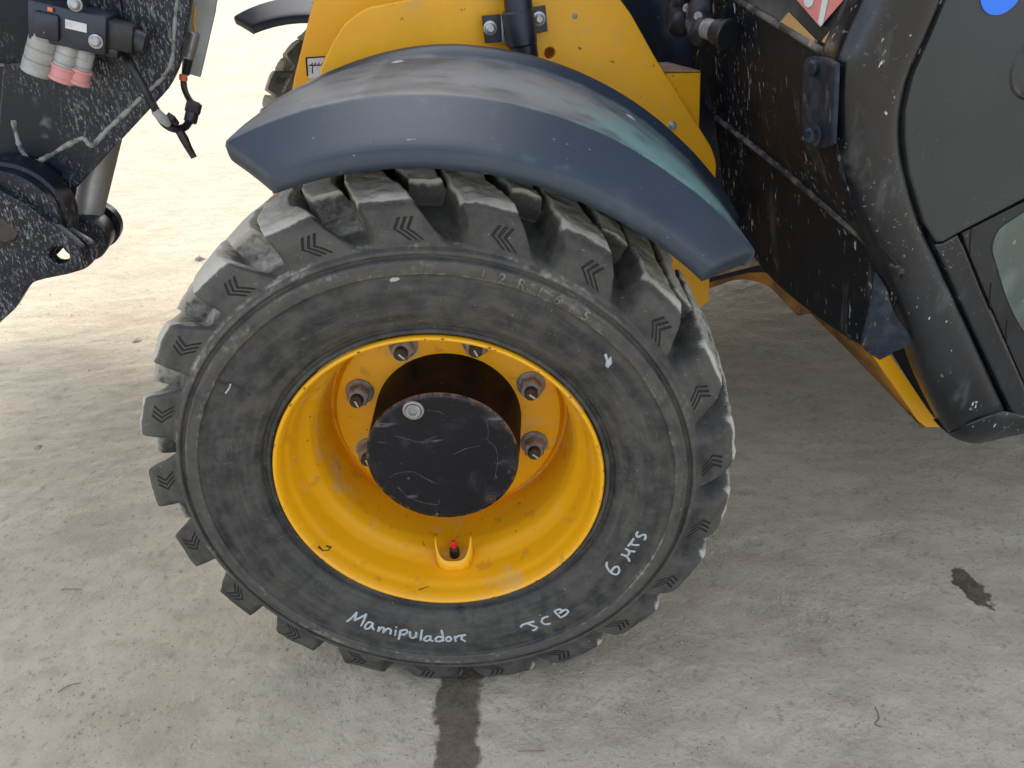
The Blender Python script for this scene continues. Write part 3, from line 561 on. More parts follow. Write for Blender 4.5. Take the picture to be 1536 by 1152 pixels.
for k in range(26):
    a = random.uniform(0, 6.283); da = random.uniform(.004, .02); rr_ = random.uniform(.2225, .2250); yy_ = -.0034
    P = [Vector((rr_*math.cos(a+da*t), yy_, H + rr_*math.sin(a+da*t))) for t in (0, .5, 1)]; MB().tube(P, [.0004, .0009, .0004], 6).build('paint_chip', STUD, rim)
# valve with its guard
vc = at(680, 832, .055)
vb = Vector((vc.x, .062, H-.2045))
def guard():
    vs = []; n = 26
    for i in range(n+1):
        a = math.pi*i/n; ca_ = math.cos(a); sa_ = abs(math.sin(a)); x = -math.copysign(abs(ca_)**.6, ca_)*.0275; yy = -(sa_**.6)*.030
        y = vb.y + .016 + yy; rr = .2155 if yy < -.02 else .209
        top = .050 - .030*abs(math.sin(a))**1.3
        rt = .2065 - top + .0
        for rad in (.212, rt): vs.append((vb.x + x, y, H - rad))
    fs = [(2*i, 2*i+2, 2*i+3, 2*i+1) for i in range(n)]
    o = mesh('valve_guard', vs, fs, YELRIM, rim, 60); md = o.modifiers.new('t', 'SOLIDIFY'); md.thickness = .003; md.offset = 0
guard()
vd = Vector((.02, -.18, .98)).normalized(); v0 = Vector((vb.x-.001, vb.y+.016, H-.207))
MB().lathe([(0, .0085), (.008, .0085), (.014, .0078), (.024, .0068), (.026, .004), (.030, .004)], v0, vd, 24).build('valve_stem', BLK, rim)
MB().lathe([(.028, .0042), (.0285, .005), (.036, .0048), (.040, .0038), (.0415, .0015)], v0, vd, 20).build('valve_cap', RED, rim)
# scratches on the rim
def rimmark(pts, w_, m_, nm):
    b = MB(); P = []
    for px, py in pts:
        p = at(px, py, .02)
        for _ in range(5):
            r = math.hypot(p.x, p.z-H); y = float(np.interp(-r, [-.2205, -.2165, -.2145, -.2105, -.2085, -.2055, -.2, -.193, -.188], [-.002, .008, .02, .03, .042, .06, .072, .084, .1])); p = at(px, py, y)
        P.append(p + Vector((0, 0, .0002)))
    b.tube(P, [w_*(.5+.7*random.random()) for _ in P], 6); b.build(nm, m_, rim)
rimmark([(612, 873), (630, 875), (650, 876), (668, 876)], .0008, STUD, 'paint_scratch')
rimmark([(628, 885), (640, 881), (652, 878)], .0008, STUD, 'paint_scratch')
rimmark([(478, 820), (484, 826), (492, 826), (496, 821), (489, 819)], .0017, STUD, 'paint_chip')
# ================================================================== fender
FP = [(.330, .470), (.322, .5085), (.318, .5115), (.308, .5115), (.302, .509), (.288, .4985), (.280, .4975), (.16, .4985), (.050, .4985), (.0425, .4978), (.0375, .4945), (-.0165, .4595), (-.0198, .4568), (-.0213, .4530), (-.0225, .4385)]
FA = [116.5, 117, 117, 117, 117, 117, 117, 116, 114, 113.6, 113.2, 108.0, 107.6, 107.4, 107.2]
FB = [31, 30, 30, 30, 30, 30.2, 30.4, 33.5, 37, 37.6, 38.2, 42.7, 43.1, 43.3, 43.6]
def build_fender(name, centre, parent):
    n = 72; vs = []; fade_sheen = []; green_sheen = []
    P = np.array(FP); fine = []
    for j in range(len(P)-1):
        k = 6 if np.hypot(*(P[j+1]-P[j])) > .02 else 2
        for i in range(k): q = i/k; fine.append((*(P[j]*(1-q)+P[j+1]*q), FA[j]*(1-q)+FA[j+1]*q, FB[j]*(1-q)+FB[j+1]*q))
    fine.append((*P[-1], FA[-1], FB[-1]))
    cols = [(-.011, -.017), (-.010, -.012), (-.0065, -.003), (-.003, -.0006)] + [(i/n, 0) for i in range(n+1)] + [(1.003, -.0006), (1.0065, -.003), (1.010, -.012), (1.011, -.017)]
    for (y, r, a0, a1) in fine:
        for (t, dr) in cols:
            tt = min(max(t, -.011), 1.011); a = math.radians(a0 + (a1-a0)*tt)
            sag = .012*max(0, t-.72)**1.2*3 * 0 
            kk = min(1, max(0, (t-.02)/.36)); rq = r if r < .499 or y < .28 else .4985 + (r-.4985)*(kk*kk*(3-2*kk))
            rr = rq + dr*min(1, max(0, (r-.4385)/.017))*(.6 if y > .3 else 1) + .004*max(0, (t-.8)/.2)
            vs.append((centre[0] + rr*math.cos(a), centre[1] + y, centre[2] + rr*math.sin(a)))
            tp = 1. if .04 < y < .289 else (.25 if y <= .04 else .1)
            lane = math.exp(-((y-.17)/.10)**2)
            fade_sheen.append(tp*(.25 + .55*lane*math.exp(-((t-.52)/.28)**2) + .18*(t < .25)) if tp == 1 else 0.02)  # pale top mixes faded plastic with a painted sky sheen
            green_sheen.append((1. if tp == 1 else 0)*math.exp(-((t-.78)/.17)**2)*(.35+.55*math.exp(-((y-.11)/.08)**2)))  # greenish sky sheen painted into the rear part of the top
    m = len(cols); k = len(fine)
    fs = [(a*m+b, a*m+b+1, (a+1)*m+b+1, (a+1)*m+b) for a in range(k-1) for b in range(m-1)]
    o = mesh(name, vs, fs, FENDER, parent, 28)
    for nm, arr in (('fade_sheen', fade_sheen), ('green_sheen', green_sheen)): q = o.data.attributes.new(nm, 'FLOAT', 'POINT'); q.data.foreach_set('value', arr)
    md = o.modifiers.new('t', 'SOLIDIFY'); md.thickness = .004; md.offset = -1
    return o
fender = build_fender('fender', (0, 0, H), root)
for (px, py, yy) in ((598, 102, .275), (941, 184, .262)):
    p = at(px, py, yy); q = Vector((p.x, 0, p.z-H)).normalized(); c = Vector((0, yy, H)) + q*.498
    MB().lathe([(0, .0125), (.0015, .012), (.004, .0075), (.005, .003)], c, q, 28).build('rivet', GREYBOX, fender)
def onfender(px, py):
    p = at(px, py, .0)
    for _ in range(6): p = at(px, py, float(np.interp(math.hypot(p.x, p.z-H), [.4595, .4945], [-.0165, .0375])))
    return p + Vector((0, .0002, 0))
for pts in ([(472, 222), (480, 219), (492, 221), (500, 230)], [(600, 208), (605, 212), (604, 218)], [(905, 316), (918, 318), (930, 312)], [(880, 309), (900, 305), (920, 300)], [(556, 190), (553, 202), (548, 206)], [(962, 322), (985, 318), (1000, 316)], [(900, 292), (925, 288)], [(448, 203), (455, 203)]):
    scratch('scratch', pts, .0006, STUD if len(pts) == 2 else SCR, fender, onfender)
# ================================================================== yellow chassis
front = plate('chassis_plate', [(478, 330), (470, 150), (482, 100), (500, 62), (516, 36, 10), (548, 12, 12), (600, 2, 20), (640, -6), (660, -60), (900, -60), (925, -8, 10), (946, 20, 8), (986, 92, 10), (1068, 222, 12), (1075, 246, 8), (1073, 275), (1066, 330), (1064, 452), (1040, 470), (900, 470), (880, 330)], .42, .012, YEL, root, holes=[(825, 80, .0085)], bev=.002)
hole_back = MB().box(am(826, 80, .47), [U, Z, N], (.05, .05, .004)).build('backing_plate', RUSTY, front)
back = plate('chassis_side', [(480, -60), (470, 0), (441, 118), (414, 272), (396, 360), (400, 420), (900, 420), (900, -60)], .56, .014, YEL, root, bev=.002)
lab = plate('warning_label', [(459, 88), (486, 86), (486, 116), (463, 118), (460, 112)], .5585, .001, WHITE, back, bev=.0002)
for nm, pl in (('label_border', [(458, 86), (487, 84), (487, 86), (460, 88)]), ('label_border', [(458, 86), (460.5, 86), (462.5, 114), (460, 114)]), ('label_line', [(463, 97.2), (486, 97.2), (486, 98.6), (463, 98.8)]), ('label_line', [(468, 98), (469.5, 98), (469.5, 110), (468, 110)])):
    plate(nm, pl, .5575, .0006, VOID, back, bev=.0001)
for i in range(4): plate('label_tick', [(466+i*5, 97.5), (468.5+i*5, 93.8), (469.6+i*5, 94.4), (468+i*5, 97.5)], .5575, .0006, VOID, back, bev=.0001)
def bolt(p, d, r, h, nm, m_, par, hexa=False):
    b = MB(); b.lathe([(0, r*1.35), (h*.25, r*1.35), (h*.3, r*1.2)], p, d, 28)
    if hexa: b.hexnut(Vector(p)+Vector(d)*h*.25, d, r, h)
    else: b.lathe([(h*.2, r), (h*.75, r*.95), (h, r*.6)], p, d, 24)
    b.build(nm, m_, par)
bolt(am(1008, 188, .42), -N, .0055, .006, 'panel_bolt', STEEL, front); bolt(am(862, 24, .42), -N, .0032, .002, 'panel_bolt', NUT, front)
# dark pipe with clamp
pa, pb = am(768, -70, .375), am(790, 110, .375)
pipe = MB().cyl(pa, pb, .0205, 32).build('steel_pipe', NAVY, root)
MB().cyl(am(775.5, 14, .375), am(782.5, 68, .375), .0238, 32, .003).build('pipe_sleeve', NAVY, pipe)
plate('clamp_tab', [(723, 24), (764, 20), (768, 62), (728, 65)], .395, .006, NAVY, pipe, bev=.001)
plate('clamp_tab', [(794, 12), (818, 8), (822, 47), (798, 52)], .395, .006, NAVY, pipe, bev=.001)
MB().box(am(759, 42, .392), [U, Z, N], (.014, .04, .004), .001).build('bare_strip', STEEL, pipe)
bolt(am(735, 42, .395), -N, .0075, .009, 'clamp_bolt', STEEL, pipe); bolt(am(808, 28, .395), -N, .0075, .009, 'clamp_bolt', STEEL, pipe)
# box bracket behind the plate
bt = [am(960, 111, .455), am(1052, 109, .455), am(1049, 215, .455), am(960, 215, .455)]
dep = N*.10
bk_ = [p + dep - U*.02 for p in bt]
bx = mesh('box_bracket', bt+bk_, [(3, 2, 1, 0), (4, 5, 6, 7), (1, 2, 6, 5), (2, 3, 7, 6), (3, 0, 4, 7)], YEL, root); mdb = bx.modifiers.new('b', 'BEVEL'); mdb.width = .003; mdb.segments = 2
tp = [bt[0]+Z*.0015, bt[1]+Z*.0015-U*.002, bk_[1]+Z*.0015-U*.002, bk_[0]+Z*.0015]
mesh('bracket_top', tp + [p + Z*.002 for p in tp], [(0, 1, 2, 3), (7, 6, 5, 4), (0, 4, 5, 1), (1, 5, 6, 2), (2, 6, 7, 3), (3, 7, 4, 0)], RUSTY, bx)
# dark tower plate between chassis and cab, underside and cross arch
tower = plate('tower_plate', [(880, -120), (1060, -120), (1075, 120), (1110, 380), (1060, 420), (880, 420)], .70, .03, NAVY, root)
arch = plate('cross_arch', [(1040, 330), (1150, 330), (1260, 440), (1256, 480), (1222, 470), (1197, 474), (1180, 456, 14), (1152, 426, 20), (1108, 417, 30), (1062, 434), (1040, 440)], .62, .012, YELDIRT, root)
plate('arch_gusset', [(1040, 330), (1170, 330), (1200, 420), (1215, 450), (1185, 430, 10), (1150, 408, 10), (1120, 410), (1064, 424), (1040, 425)], .50, .012, VOID, arch)
plate('arch_web', [(1070, 330), (1160, 350), (1165, 392), (1130, 400), (1064, 417), (1060, 400)], .44, .006, RUSTY, arch)
MB().box(mp(1.55, 1.1, .52), [U, N, Z], (2.6, .75, .36), .01).build('chassis_underside', VOID, root)
MB().box(mp(1.45, 1.80, .55), [U, N, Z], (1.2, .42, .52), .03).build('far_light_block', VOID, root)  # unseen box added to block light from the far side
MB().box(mp(1.75, .42, .50), [U, N, Z], (1.3, .58, .30), .03).build('near_light_block', VOID, root)  # unseen box added to darken the ground below the cab
MB().lathe([(.30, .09), (.40, .12), (.7, .10), (1.2, .10), (1.5, .12), (1.62, .09)], mp(0, 0, H), N, 32).build('front_axle', VOID, root)
MB().box(mp(2.75, .95, H), [N, U, Z], (1.7, .2, .2), .03).build('rear_axle', VOID, root)
# yellow sill under the cab front
def strip(name, A, B, mat_, par, th=.006):
    n = len(A); vs = list(A)+list(B); fs = [(i, i+1, n+i+1, n+i) for i in range(n-1)]
    o = mesh(name, vs, fs, mat_, par, 30); md = o.modifiers.new('t', 'SOLIDIFY'); md.thickness = th; md.offset = 0; return o
sill = plate('cab_sill', [(1300, 500), (1318, 516), (1332, 527), (1396, 620), (1404, 630), (1440, 628), (1440, 640), (1414, 641), (1390, 641), (1378, 632), (1300, 520)], .10, .008, YEL, root, bev=.001)
strip('sill_flange', [am(1215, 466, .33), am(1262, 512, .26), am(1320, 572, .19), am(1385, 640, .105)], [am(1235, 452, .27), am(1290, 508, .19), am(1335, 560, .14), am(1390, 636, .101)], YELDIRT, sill)
mesh('sill_web', [am(1215, 468, .335), am(1300, 520, .13), am(1300, 400, .13), am(1190, 400, .335)], [(0, 1, 2, 3)], YELDIRT, sill)
plate('sill_shade_sheet', [(1320, 500), (1450, 500), (1450, 640), (1405, 632), (1390, 612)], .135, .006, VOID, sill)  # dark sheet painting the shaded hollow behind the sill
# ================================================================== cab
GR = [(1432, -60), (1405, 0), (1380, 58), (1356, 112), (1345, 160), (1342, 205), (1350, 262), (1372, 335), (1400, 400), (1447, 500), (1500, 616)]
PLE = [(1304, -60, .018), (1290, 0, .018), (1268, 50, .018), (1252, 95, .020), (1250, 170, .024), (1262, 250, .026), (1290, 330, .026), (1327, 410, .026), (1362, 500, .024), (1392, 580, .022), (1424, 645, .020)]
rows = []
for (l, g) in zip(PLE, GR):
    pL = am(l[0], l[1], l[2]); pR = am(g[0], g[1], 0.0); fr = [(0, None), (.10, .006), (.28, -.004), (.62, -.006), (1, 0.)]
    row = [pL + N*.035 + U*.006]
    for t, D in fr:
        x = l[0]*(1-t)+g[0]*t; y = l[1]*(1-t)+g[1]*t; row.append(am(x, y, l[2] if D is None else D))
    row.append(am(g[0]+1, g[1], .03)); rows.append(row)
pillar = loft('door_pillar', rows, PILLAR, root, 5, 6, .004, 60)
# bottom corner of the pillar, rounded
toe = loft('pillar_toe', [[am(1424, 645, .020)+N*.035, am(1424, 645, .02), am(1450, 634, -.006), am(1480, 622, -.006), am(1500, 616, 0)],
    [am(1436, 654, .020)+N*.035, am(1436, 655, .02), am(1456, 648, -.004), am(1490, 634, -.004), am(1540, 624, 0)],
    [am(1452, 659, .026)+N*.035, am(1452, 660, .025), am(1470, 656, .004), am(1500, 648, .004), am(1560, 636, 0.006)],
    [am(1460, 660, .05)+N*.035, am(1460, 661, .05), am(1480, 659, .03), am(1510, 652, .03), am(1580, 638, .03)]], PILLAR, pillar, 5, 4, .004, 60)
seal = plate('door_seal', [(g[0]-12, g[1]) for g in GR] + [(1512, 640)] + [(g[0]+34, g[1]-4) for g in reversed(GR)], .022, .01, VOID, root)
GD = [(1446, -60), (1419, 0), (1394, 60), (1370, 114), (1358, 165), (1357, 208), (1364, 262), (1386, 335), (1416, 398), (1462, 500), (1518, 620)]
door = plate('door', GD[:8] + [(1405, 364), (1415, 363), (1440, 349), (1536, 299), (1660, 240), (1660, -60)], -.004, .03, DOOR, root, bev=.003)
plate('door_skirt', [(1386.5, 338), (1405, 366), (1415, 365), (1437, 352), (1447, 372), (1470, 430), (1500, 500), (1536, 580), (1552, 630), (1522, 626), (1462, 500), (1416, 398)], -.003, .028, PILLAR, door, bev=.003)
gl = plate('door_glass', [(1443, 350), (1536, 303), (1660, 246), (1660, 640), (1556, 628), (1538, 578), (1504, 500), (1474, 430), (1451, 374)], .002, .006, PILLAR, root, bev=.001)
plate('glass_pane', fillet([(1487, 372), (1497, 345), (1536, 318), (1650, 270), (1650, 620), (1536, 500), (1512, 455)], 22), .0005, .004, GLASSG, gl, bev=.0005)
for a, bb in (((1458, 341), (1455, 385)), ((1487, 425), (1485, 462)), ((1511, 480), (1510, 516))):
    MB().tube([am(*a, .0015), am((a[0]+bb[0])/2-1, (a[1]+bb[1])/2, .0015), am(*bb, .0015)], .0007, 6).build('glass_seam', VOID, gl)
cs = uz(1503, -16, -.004); plate('round_sticker', [(cs[0]+.0262*math.cos(i*math.pi/24), cs[1]+.0262*math.sin(i*math.pi/24)) for i in range(48)], -.0052, .001, BLUE, door, bev=.0002, raw=True)
hc = am(1560, 100, -.004)
MB().lathe([(-.001, .040), (.002, .036), (.002, .032), (-.002, .029), (-.018, .026), (-.018, .0001)], hc, -N, 48, caps=False).build('handle_recess', PILLAR, door)
# curved lower front of the cab
def R_(*p): return [au(*q) for q in p]
up = loft('cab_front_panel', [
    R_((1251, 88, .502), (1180, 46, .517), (1110, 2, .532), (1040, -45, .55)),
    R_((1249, 170, .506), (1190, 138, .528), (1130, 100, .545), (1035, 60, .575)),
    R_((1261, 250, .526), (1200, 214, .548), (1128, 172, .560), (1044, 120, .585)),
    R_((1290, 330, .566), (1216, 270, .572), (1138, 212, .572), (1056, 150, .585)),
    R_((1352, 410, .622), (1250, 322, .596), (1158, 244, .576), (1074, 178, .575))], CABBLK, root, 8, 8, .005, 60)
low = loft('cab_lower_panel', [
    R_((1352, 410, .622), (1250, 322, .596), (1158, 244, .576), (1074, 178, .575)),
    R_((1350, 425, .632), (1246, 338, .608), (1154, 258, .588), (1074, 190, .585)),
    R_((1336, 470, .642), (1236, 396, .618), (1148, 312, .596), (1080, 240, .590)),
    R_((1316, 528, .650), (1262, 500, .640), (1160, 420, .622), (1092, 330, .60))], CABBLK, root, 8, 8, .005, 60)
MB().tube(spline(R_((1352, 408, .619), (1250, 320, .592), (1158, 242, .573), (1074, 177, .572)), 8), .0045, 10).build('panel_ridge', RIDGE, up)
flap = loft('mud_flap', [[am(1312, 404, .022), am(1330, 430, .012)], [am(1300, 470, .02), am(1342, 470, .01)], [am(1292, 516, .018), am(1366, 508, .008)], [am(1318, 537, .018), am(1340, 527, .012)]], FLAP, root, 6, 6, .004, 60)
# corner post hinge with bolts
hin = loft('hinge_plate', [R_((1252, 96, .488), (1238, 88, .494), (1212, 86, .499), (1206, 98, .502)), R_((1250, 150, .49), (1236, 150, .497), (1215, 150, .503), (1203, 150, .507)), R_((1248, 190, .494), (1236, 192, .50), (1216, 196, .506), (1204, 196, .511)), R_((1247, 216, .498), (1238, 221, .503), (1222, 223, .508), (1208, 214, .514))], FLAP, root, 5, 5, .006, 60)
for (px, py) in ((1222, 104), (1218, 205)):
    p = au(px+6, py-3, .498); d = (-U*.85 - N*.15 + Z*.0).normalized(); b = MB(); b.lathe([(0, .0125), (.003, .0125), (.004, .0105)], p, d, 28); b.cyl(p, p+d*.0125, .0088, 24, .002); b.build('hinge_bolt', FLAP, hin)
# windscreen and its sill trim
ws0, ws1 = au(1251, 85, .512), au(1030, -50, .56)
leanU = Vector(U)*.22 + Z*.97
wsc = mesh('windscreen', [ws0, ws1, ws1 + leanU*1.2, ws0 + leanU*1.2], [(0, 1, 2, 3)], GLASSD, root); md = wsc.modifiers.new('t', 'SOLIDIFY'); md.thickness = .005; md.offset = 0
wn = (ws1-ws0).cross(leanU).normalized()
if wn.dot(CAM-ws0) < 0: wn = -wn
def onws(px, py, lift): d_ = ray(px, py); t_ = ((ws0+wn*lift) - CAM).dot(wn)/d_.dot(wn); return CAM + d_*t_
def decal(nm, pl, m_, lift, par):
    P = [onws(x, y, lift) for x, y in pl]; mesh(nm, P + [p - wn*.0006 for p in P], [tuple(range(len(P))), tuple(reversed(range(len(P), 2*len(P))))] + [(i, len(P)+i, len(P)+(i+1) % len(P), (i+1) % len(P)) for i in range(len(P))], m_, par)
decal('card_strip', [(1183, 18), (1222, 58), (1215, 62), (1169, 34)], BROWN, .004, wsc)
decal('card_strip', [(1292, -6), (1257, 76), (1232, 62), (1290, -10)], BROWN, .004, wsc)
decal('warning_print', [(1190, -6), (1228, 38), (1232, 38), (1270, -6)], SIGNRED, .0052, wsc)
decal('print_stroke', [(1234, -6), (1227, 34), (1230, 40), (1234, 36), (1243, -6)], SIGNGREY, .0064, wsc)
decal('print_stroke', [(1204, -6), (1207, 8), (1212, 12), (1218, 8), (1222, -6)], SIGNGREY, .0064, wsc)
MB().tube([onws(1252, 88, .004), onws(1180, 45, .004), onws(1104, -2, .004), onws(1040, -42, .004)], .0045, 10).build('sill_trim', RIDGE, wsc)
MB().tube([onws(1258, 84, .003), onws(1276, 42, .003), onws(1300, -20, .003)], .004, 10).build('pillar_trim', PILLAR, wsc)
b = MB(); b.lathe([(0, .005), (.004, .006), (.007, .004)], onws(1223, 66, .003), wn, 8); b.build('mud_crumb', RUSTY, wsc)
# hose end fitting at the windscreen corner
hf = MB(); hf.tube(spline([au(1030, -40, .53), au(1024, -10, .52), au(1015, 18, .515), au(1022, 40, .51)], 6), [.016]*6+[.019]*6+[.021]*6+[.016], 16)
hf.tube(spline([au(1060, -30, .52), au(1050, 10, .51), au(1048, 32, .505), au(1056, 52, .50)], 6), [.017]*6+[.020]*6+[.022]*6+[.017], 16); hf = hf.build('hose_boot', BLK, root, 60)
p0, p1 = au(1058, 42, .50), au(1090, 52, .515); MB().cyl(p0, p0.lerp(p1, .55), .0150, 24, .002).build('hose_collar', NUT, hf); MB().cyl(p0.lerp(p1, .5), p1, .0185, 24, .002).build('hose_collar', BLK, hf); MB().cyl(p0.lerp(p1, .92), p0.lerp(p1, 1.1), .0225, 28, .002).build('hose_flange', PILLAR, hf)
for q in ((1030, 12), (1047, 24)): p = au(*q, .492); MB().lathe([(0, .0065), (.002, .006), (.002, .0035), (.0005, .003), (.0005, .0001)], p, (CAM-p).normalized(), 18, caps=False).build('boot_screw', NUT, hf)
# rest of the cab, boom and engine hood, above and behind the frame
shell = MB(); shell.box(mp(1.32, .47, 2.36), [U, N, Z], (1.35, .98, .09), .02).build('cab_roof', DOOR, root)
MB().box(mp(1.95, .47, 1.5), [U, N, Z], (.05, .95, 1.75), .01).build('cab_rear_wall', GLASSD, root)
MB().box(mp(1.30, .93, 1.5), [U, N, Z], (1.3, .04, 1.75), .01).build('cab_inner_wall', GLASSD, root)
MB().box(mp(1.45, .04, 1.7), [U, N, Z], (.9, .02, 1.3), .005).build('door_upper_glass', GLASSD, root)
MB().box(mp(.66, .035, 1.72), [(U*.22+Z*.97).normalized(), N, (Z*-.22+U*.97).normalized()], (1.4, .06, .06), .01).build('front_post', DOOR, root)
MB().box(mp(1.35, .5, .75), [U, N, Z], (1.2, .85, .25), .02).build('cab_floor', VOID, root)
bd = (Vector(U)*.985 + Z*.17).normalized(); bn = (Z*.985 - Vector(U)*.17).normalized()
MB().box(mp(.75, 1.18, 1.74), [bd, N, bn], (3.2, .40, .52), .02).build('boom', YEL, root)  # out of view; set high and deep to shade the fender
MB().box(mp(1.5, 1.72, .95), [U, N, Z], (1.5, .55, .75), .06).build('engine_hood', YEL, root)
MB().box(mp(.6, 1.3, 1.28), [U, N, Z], (2.6, .16, .50), .02).build('sun_blocker', NAVY, root)  # unseen box added to close the sun gap below the boom
MB().box(mp(.35, 1.5, .55), [U, N, Z], (.9, .5, .5), .03).build('chassis_rail', YELDIRT, root)
# ================================================================== wheel and fender on the far side
FCX, FCY = -.285, 1.56
ft = build_tyre(420, 22, False, root, (FCX, FCY, H+.05))
for (u_, D_) in ((2.75, .0), (2.75, 1.58)):
    o = ft.copy(); COL.objects.link(o); o.location = mp(u_, D_, H) - Vector((FCX, FCY, H+.05)) + Z*.008
b = MB(); b.lathe([(.26, .2245), (.24, .20), (.16, .18), (.15, .02)], Vector((FCX, FCY, H+.05)), (0, 1, 0), 60, x=(1, 0, 0), caps=False); b.build('rim', YELRIM, root)
ff = build_fender('fender', (FCX-.20, FCY, H-.015), root)
# ================================================================== boom head on the front left
BD = .45
head = plate('boom_head_plate', [(19, -60), (18, -5), (12, 50), (4, 110), (-2, 190), (-70, 255), (-70, 310), (64, 306), (112, 285, 8), (252, 134, 16), (268, 100, 14), (276, 60), (296, -60)], BD, .030, SPLAT, root, bev=.002)
far_shade_head = plate('boom_head_plate', [(40, -60), (-70, 255), (-70, 310), (64, 306), (112, 285), (252, 134), (268, 100), (296, -60)], 1.80, .03, SPLAT, root)  # hidden twin plate, set far out to extend the ground shadow
MB().box(mp(-.80, 1.12, 1.30), [U, N, Z], (.9, 1.36, .8), .02).build('nose_shade_block', SPLAT, root)  # unseen nose block, widened to cast the ground shadow
def bead(pts, r, D, par, nm='weld_bead', m_=WELD):
    P = spline([am(x, y, D) for x, y in pts], 7); MB().tube(P, [r*(.7+.6*random.random()) for _ in P], 8).build(nm, m_, par, 60)
bead([(268, -20), (262, 40), (259, 85), (248, 112), (228, 132), (215, 143)], .0028, BD, head)
bead([(212, 146), (190, 168), (160, 196), (138, 218), (126, 208), (112, 212), (80, 230), (56, 242), (40, 236), (28, 215), (20, 180)], .0036, BD, head)
# pivot boss, ear plates, cylinder rod
boss = MB(); bc = am(22, 318, .41); boss.lathe([(-.045, .070), (-.042, .0745), (-.02, .0745), (-.018, .080), (.03, .080), (.03, .06)], bc, N, 64, caps=True); boss = boss.build('pivot_boss', SPLAT, root, 30)
ear_pts = [(-70, 265), (-10, 281), (34, 303, 10), (72, 332), (104, 358), (124, 376, 8), (124, 394, 10), (108, 407, 8), (48, 424, 8), (38, 438), (22, 464), (-4, 488), (-70, 520)]
ear = plate('hitch_ear', ear_pts, .350, .022, SPLAT, root, holes=[(89, 383, .0138)], bev=.002)
plate('ear_backing', [(60, 330), (104, 346), (140, 368, 10), (144, 390, 12), (128, 404, 8), (100, 412), (60, 420)], .385, .018, SPLAT, ear, holes=[(93, 383, .0138)], bev=.002)
MB().cyl(am(6, 345, .352), am(6, 345, .345), .0185, 32, .002).build('pivot_pin', STUD, ear)
rA, rB = am(176, 120, .56), am(126, 330, .52)
rod = MB().cyl(rA, rB, .0265, 40, .002).build('cylinder_rod', CHROME, root)
ab = (rB-rA).normalized()
MB().cyl(rB-ab*.004, rB+ab*.02, .0235, 32).build('rod_neck', NAVY, rod)
b = MB(); ec = am(132, 352, .50); b.lathe([(-.03, .018), (-.03, .034), (-.026, .036), (.026, .036), (.03, .034), (.03, .016)], ec, N, 40, caps=False); b.build('rod_eye', SPLAT, rod, 30)
b = MB(); b.lathe([(-.004, .020), (.05, .020)], ec, N, 30); b.build('rod_pin', NAVY, rod, 30)
b = MB(); b.lathe([(.045, .018), (.045, .040), (.065, .040), (.065, .018)], ec, N, 40, caps=False); b.build('rod_eye_flange', SPLAT, rod, 30)
plate('guard_strip', [(96, 320), (108, 275), (116, 276), (106, 330), (92, 338)], .47, .004, NAVY, rod, bev=.0005)
# valve block with couplers
ang = math.radians(-17); bu = Vector(U)*math.cos(ang) + Z*math.sin(ang); bv = -Vector(U)*math.sin(ang) + Z*math.cos(ang)
vb_c = am(112, 38, .405)
vblk = MB(); vblk.box(vb_c, [bu, bv, N], (.095, .050, .07), .003); vblk.box(am(82, 35, .40), [bu, bv, N], (.03, .034, .075), .004); vblk = vblk.build('valve_block', NAVY, root, 30)
def ring_cyl(nm, top, bot, D, r, m_, cap=None, capr=1.25):
    A, B = am(*top, D), am(*bot, D); d_ = (B-A); L_ = d_.length; pr = []
    for f_, k_ in ((0, .8), (.02, .93), (.22, .95), (.23, 1), (.42, 1), (.43, .95), (.45, .95), (.46, 1.02), (.68, 1.02), (.69, .96), (.71, .96), (.72, 1.05), (.97, 1.05), (1, .98)): pr.append((f_*L_, r*k_))
    MB().lathe(pr, A, d_, 36).build(nm, m_, vblk, 25)
    if cap: e = d_.normalized(); MB().lathe([(-.010, r*1.0), (-.009, r*capr), (-.006, r*capr), (-.005, r*1.1), (.006, r*1.1), (.007, r*capr), (.011, r*capr), (.012, r*capr*.93)], B, e, 36).build('dust_cap', cap, vblk, 30)
ring_cyl('coupler', (70, 42), (54, 110), .385, .0185, GREYCPL)
ring_cyl('coupler', (85, 48), (73, 108), .405, .010, GREYCPL)
ring_cyl('coupler', (106, 58), (95, 108), .385, .0150, GREYCPL, PINK, 1.2)
ring_cyl('coupler', (130, 66), (119, 112), .39, .0130, GREYCPL, PINK, 1.25)
for q in ((113, 6), (144, 62)): bolt(am(*q, .368), -N, .0068, .008, 'block_bolt', STEEL, vblk)
MB().box(am(114, 39, .3685), [bu, bv, N], (.026, .011, .001)).build('block_label', WHITE, vblk)
MB().box(am(75, 14, .366), [bu, bv, N], (.006, .005, .001)).build('paint_dot', ORANGE, vblk)
MB().box(am(176, 52, .40), [bu, bv, N], (.048, .036, .04), .004).build('solenoid', BLK, vblk, 30)
MB().cyl(am(196, 58, .40), am(222, 67, .40), .0155, 20, .003).build('solenoid_cap', BLK, vblk, 30)
MB().box(am(163, 75, .40), [bu, bv, N], (.03, .014, .03), .003).build('plug_body', NAVY, vblk, 30)
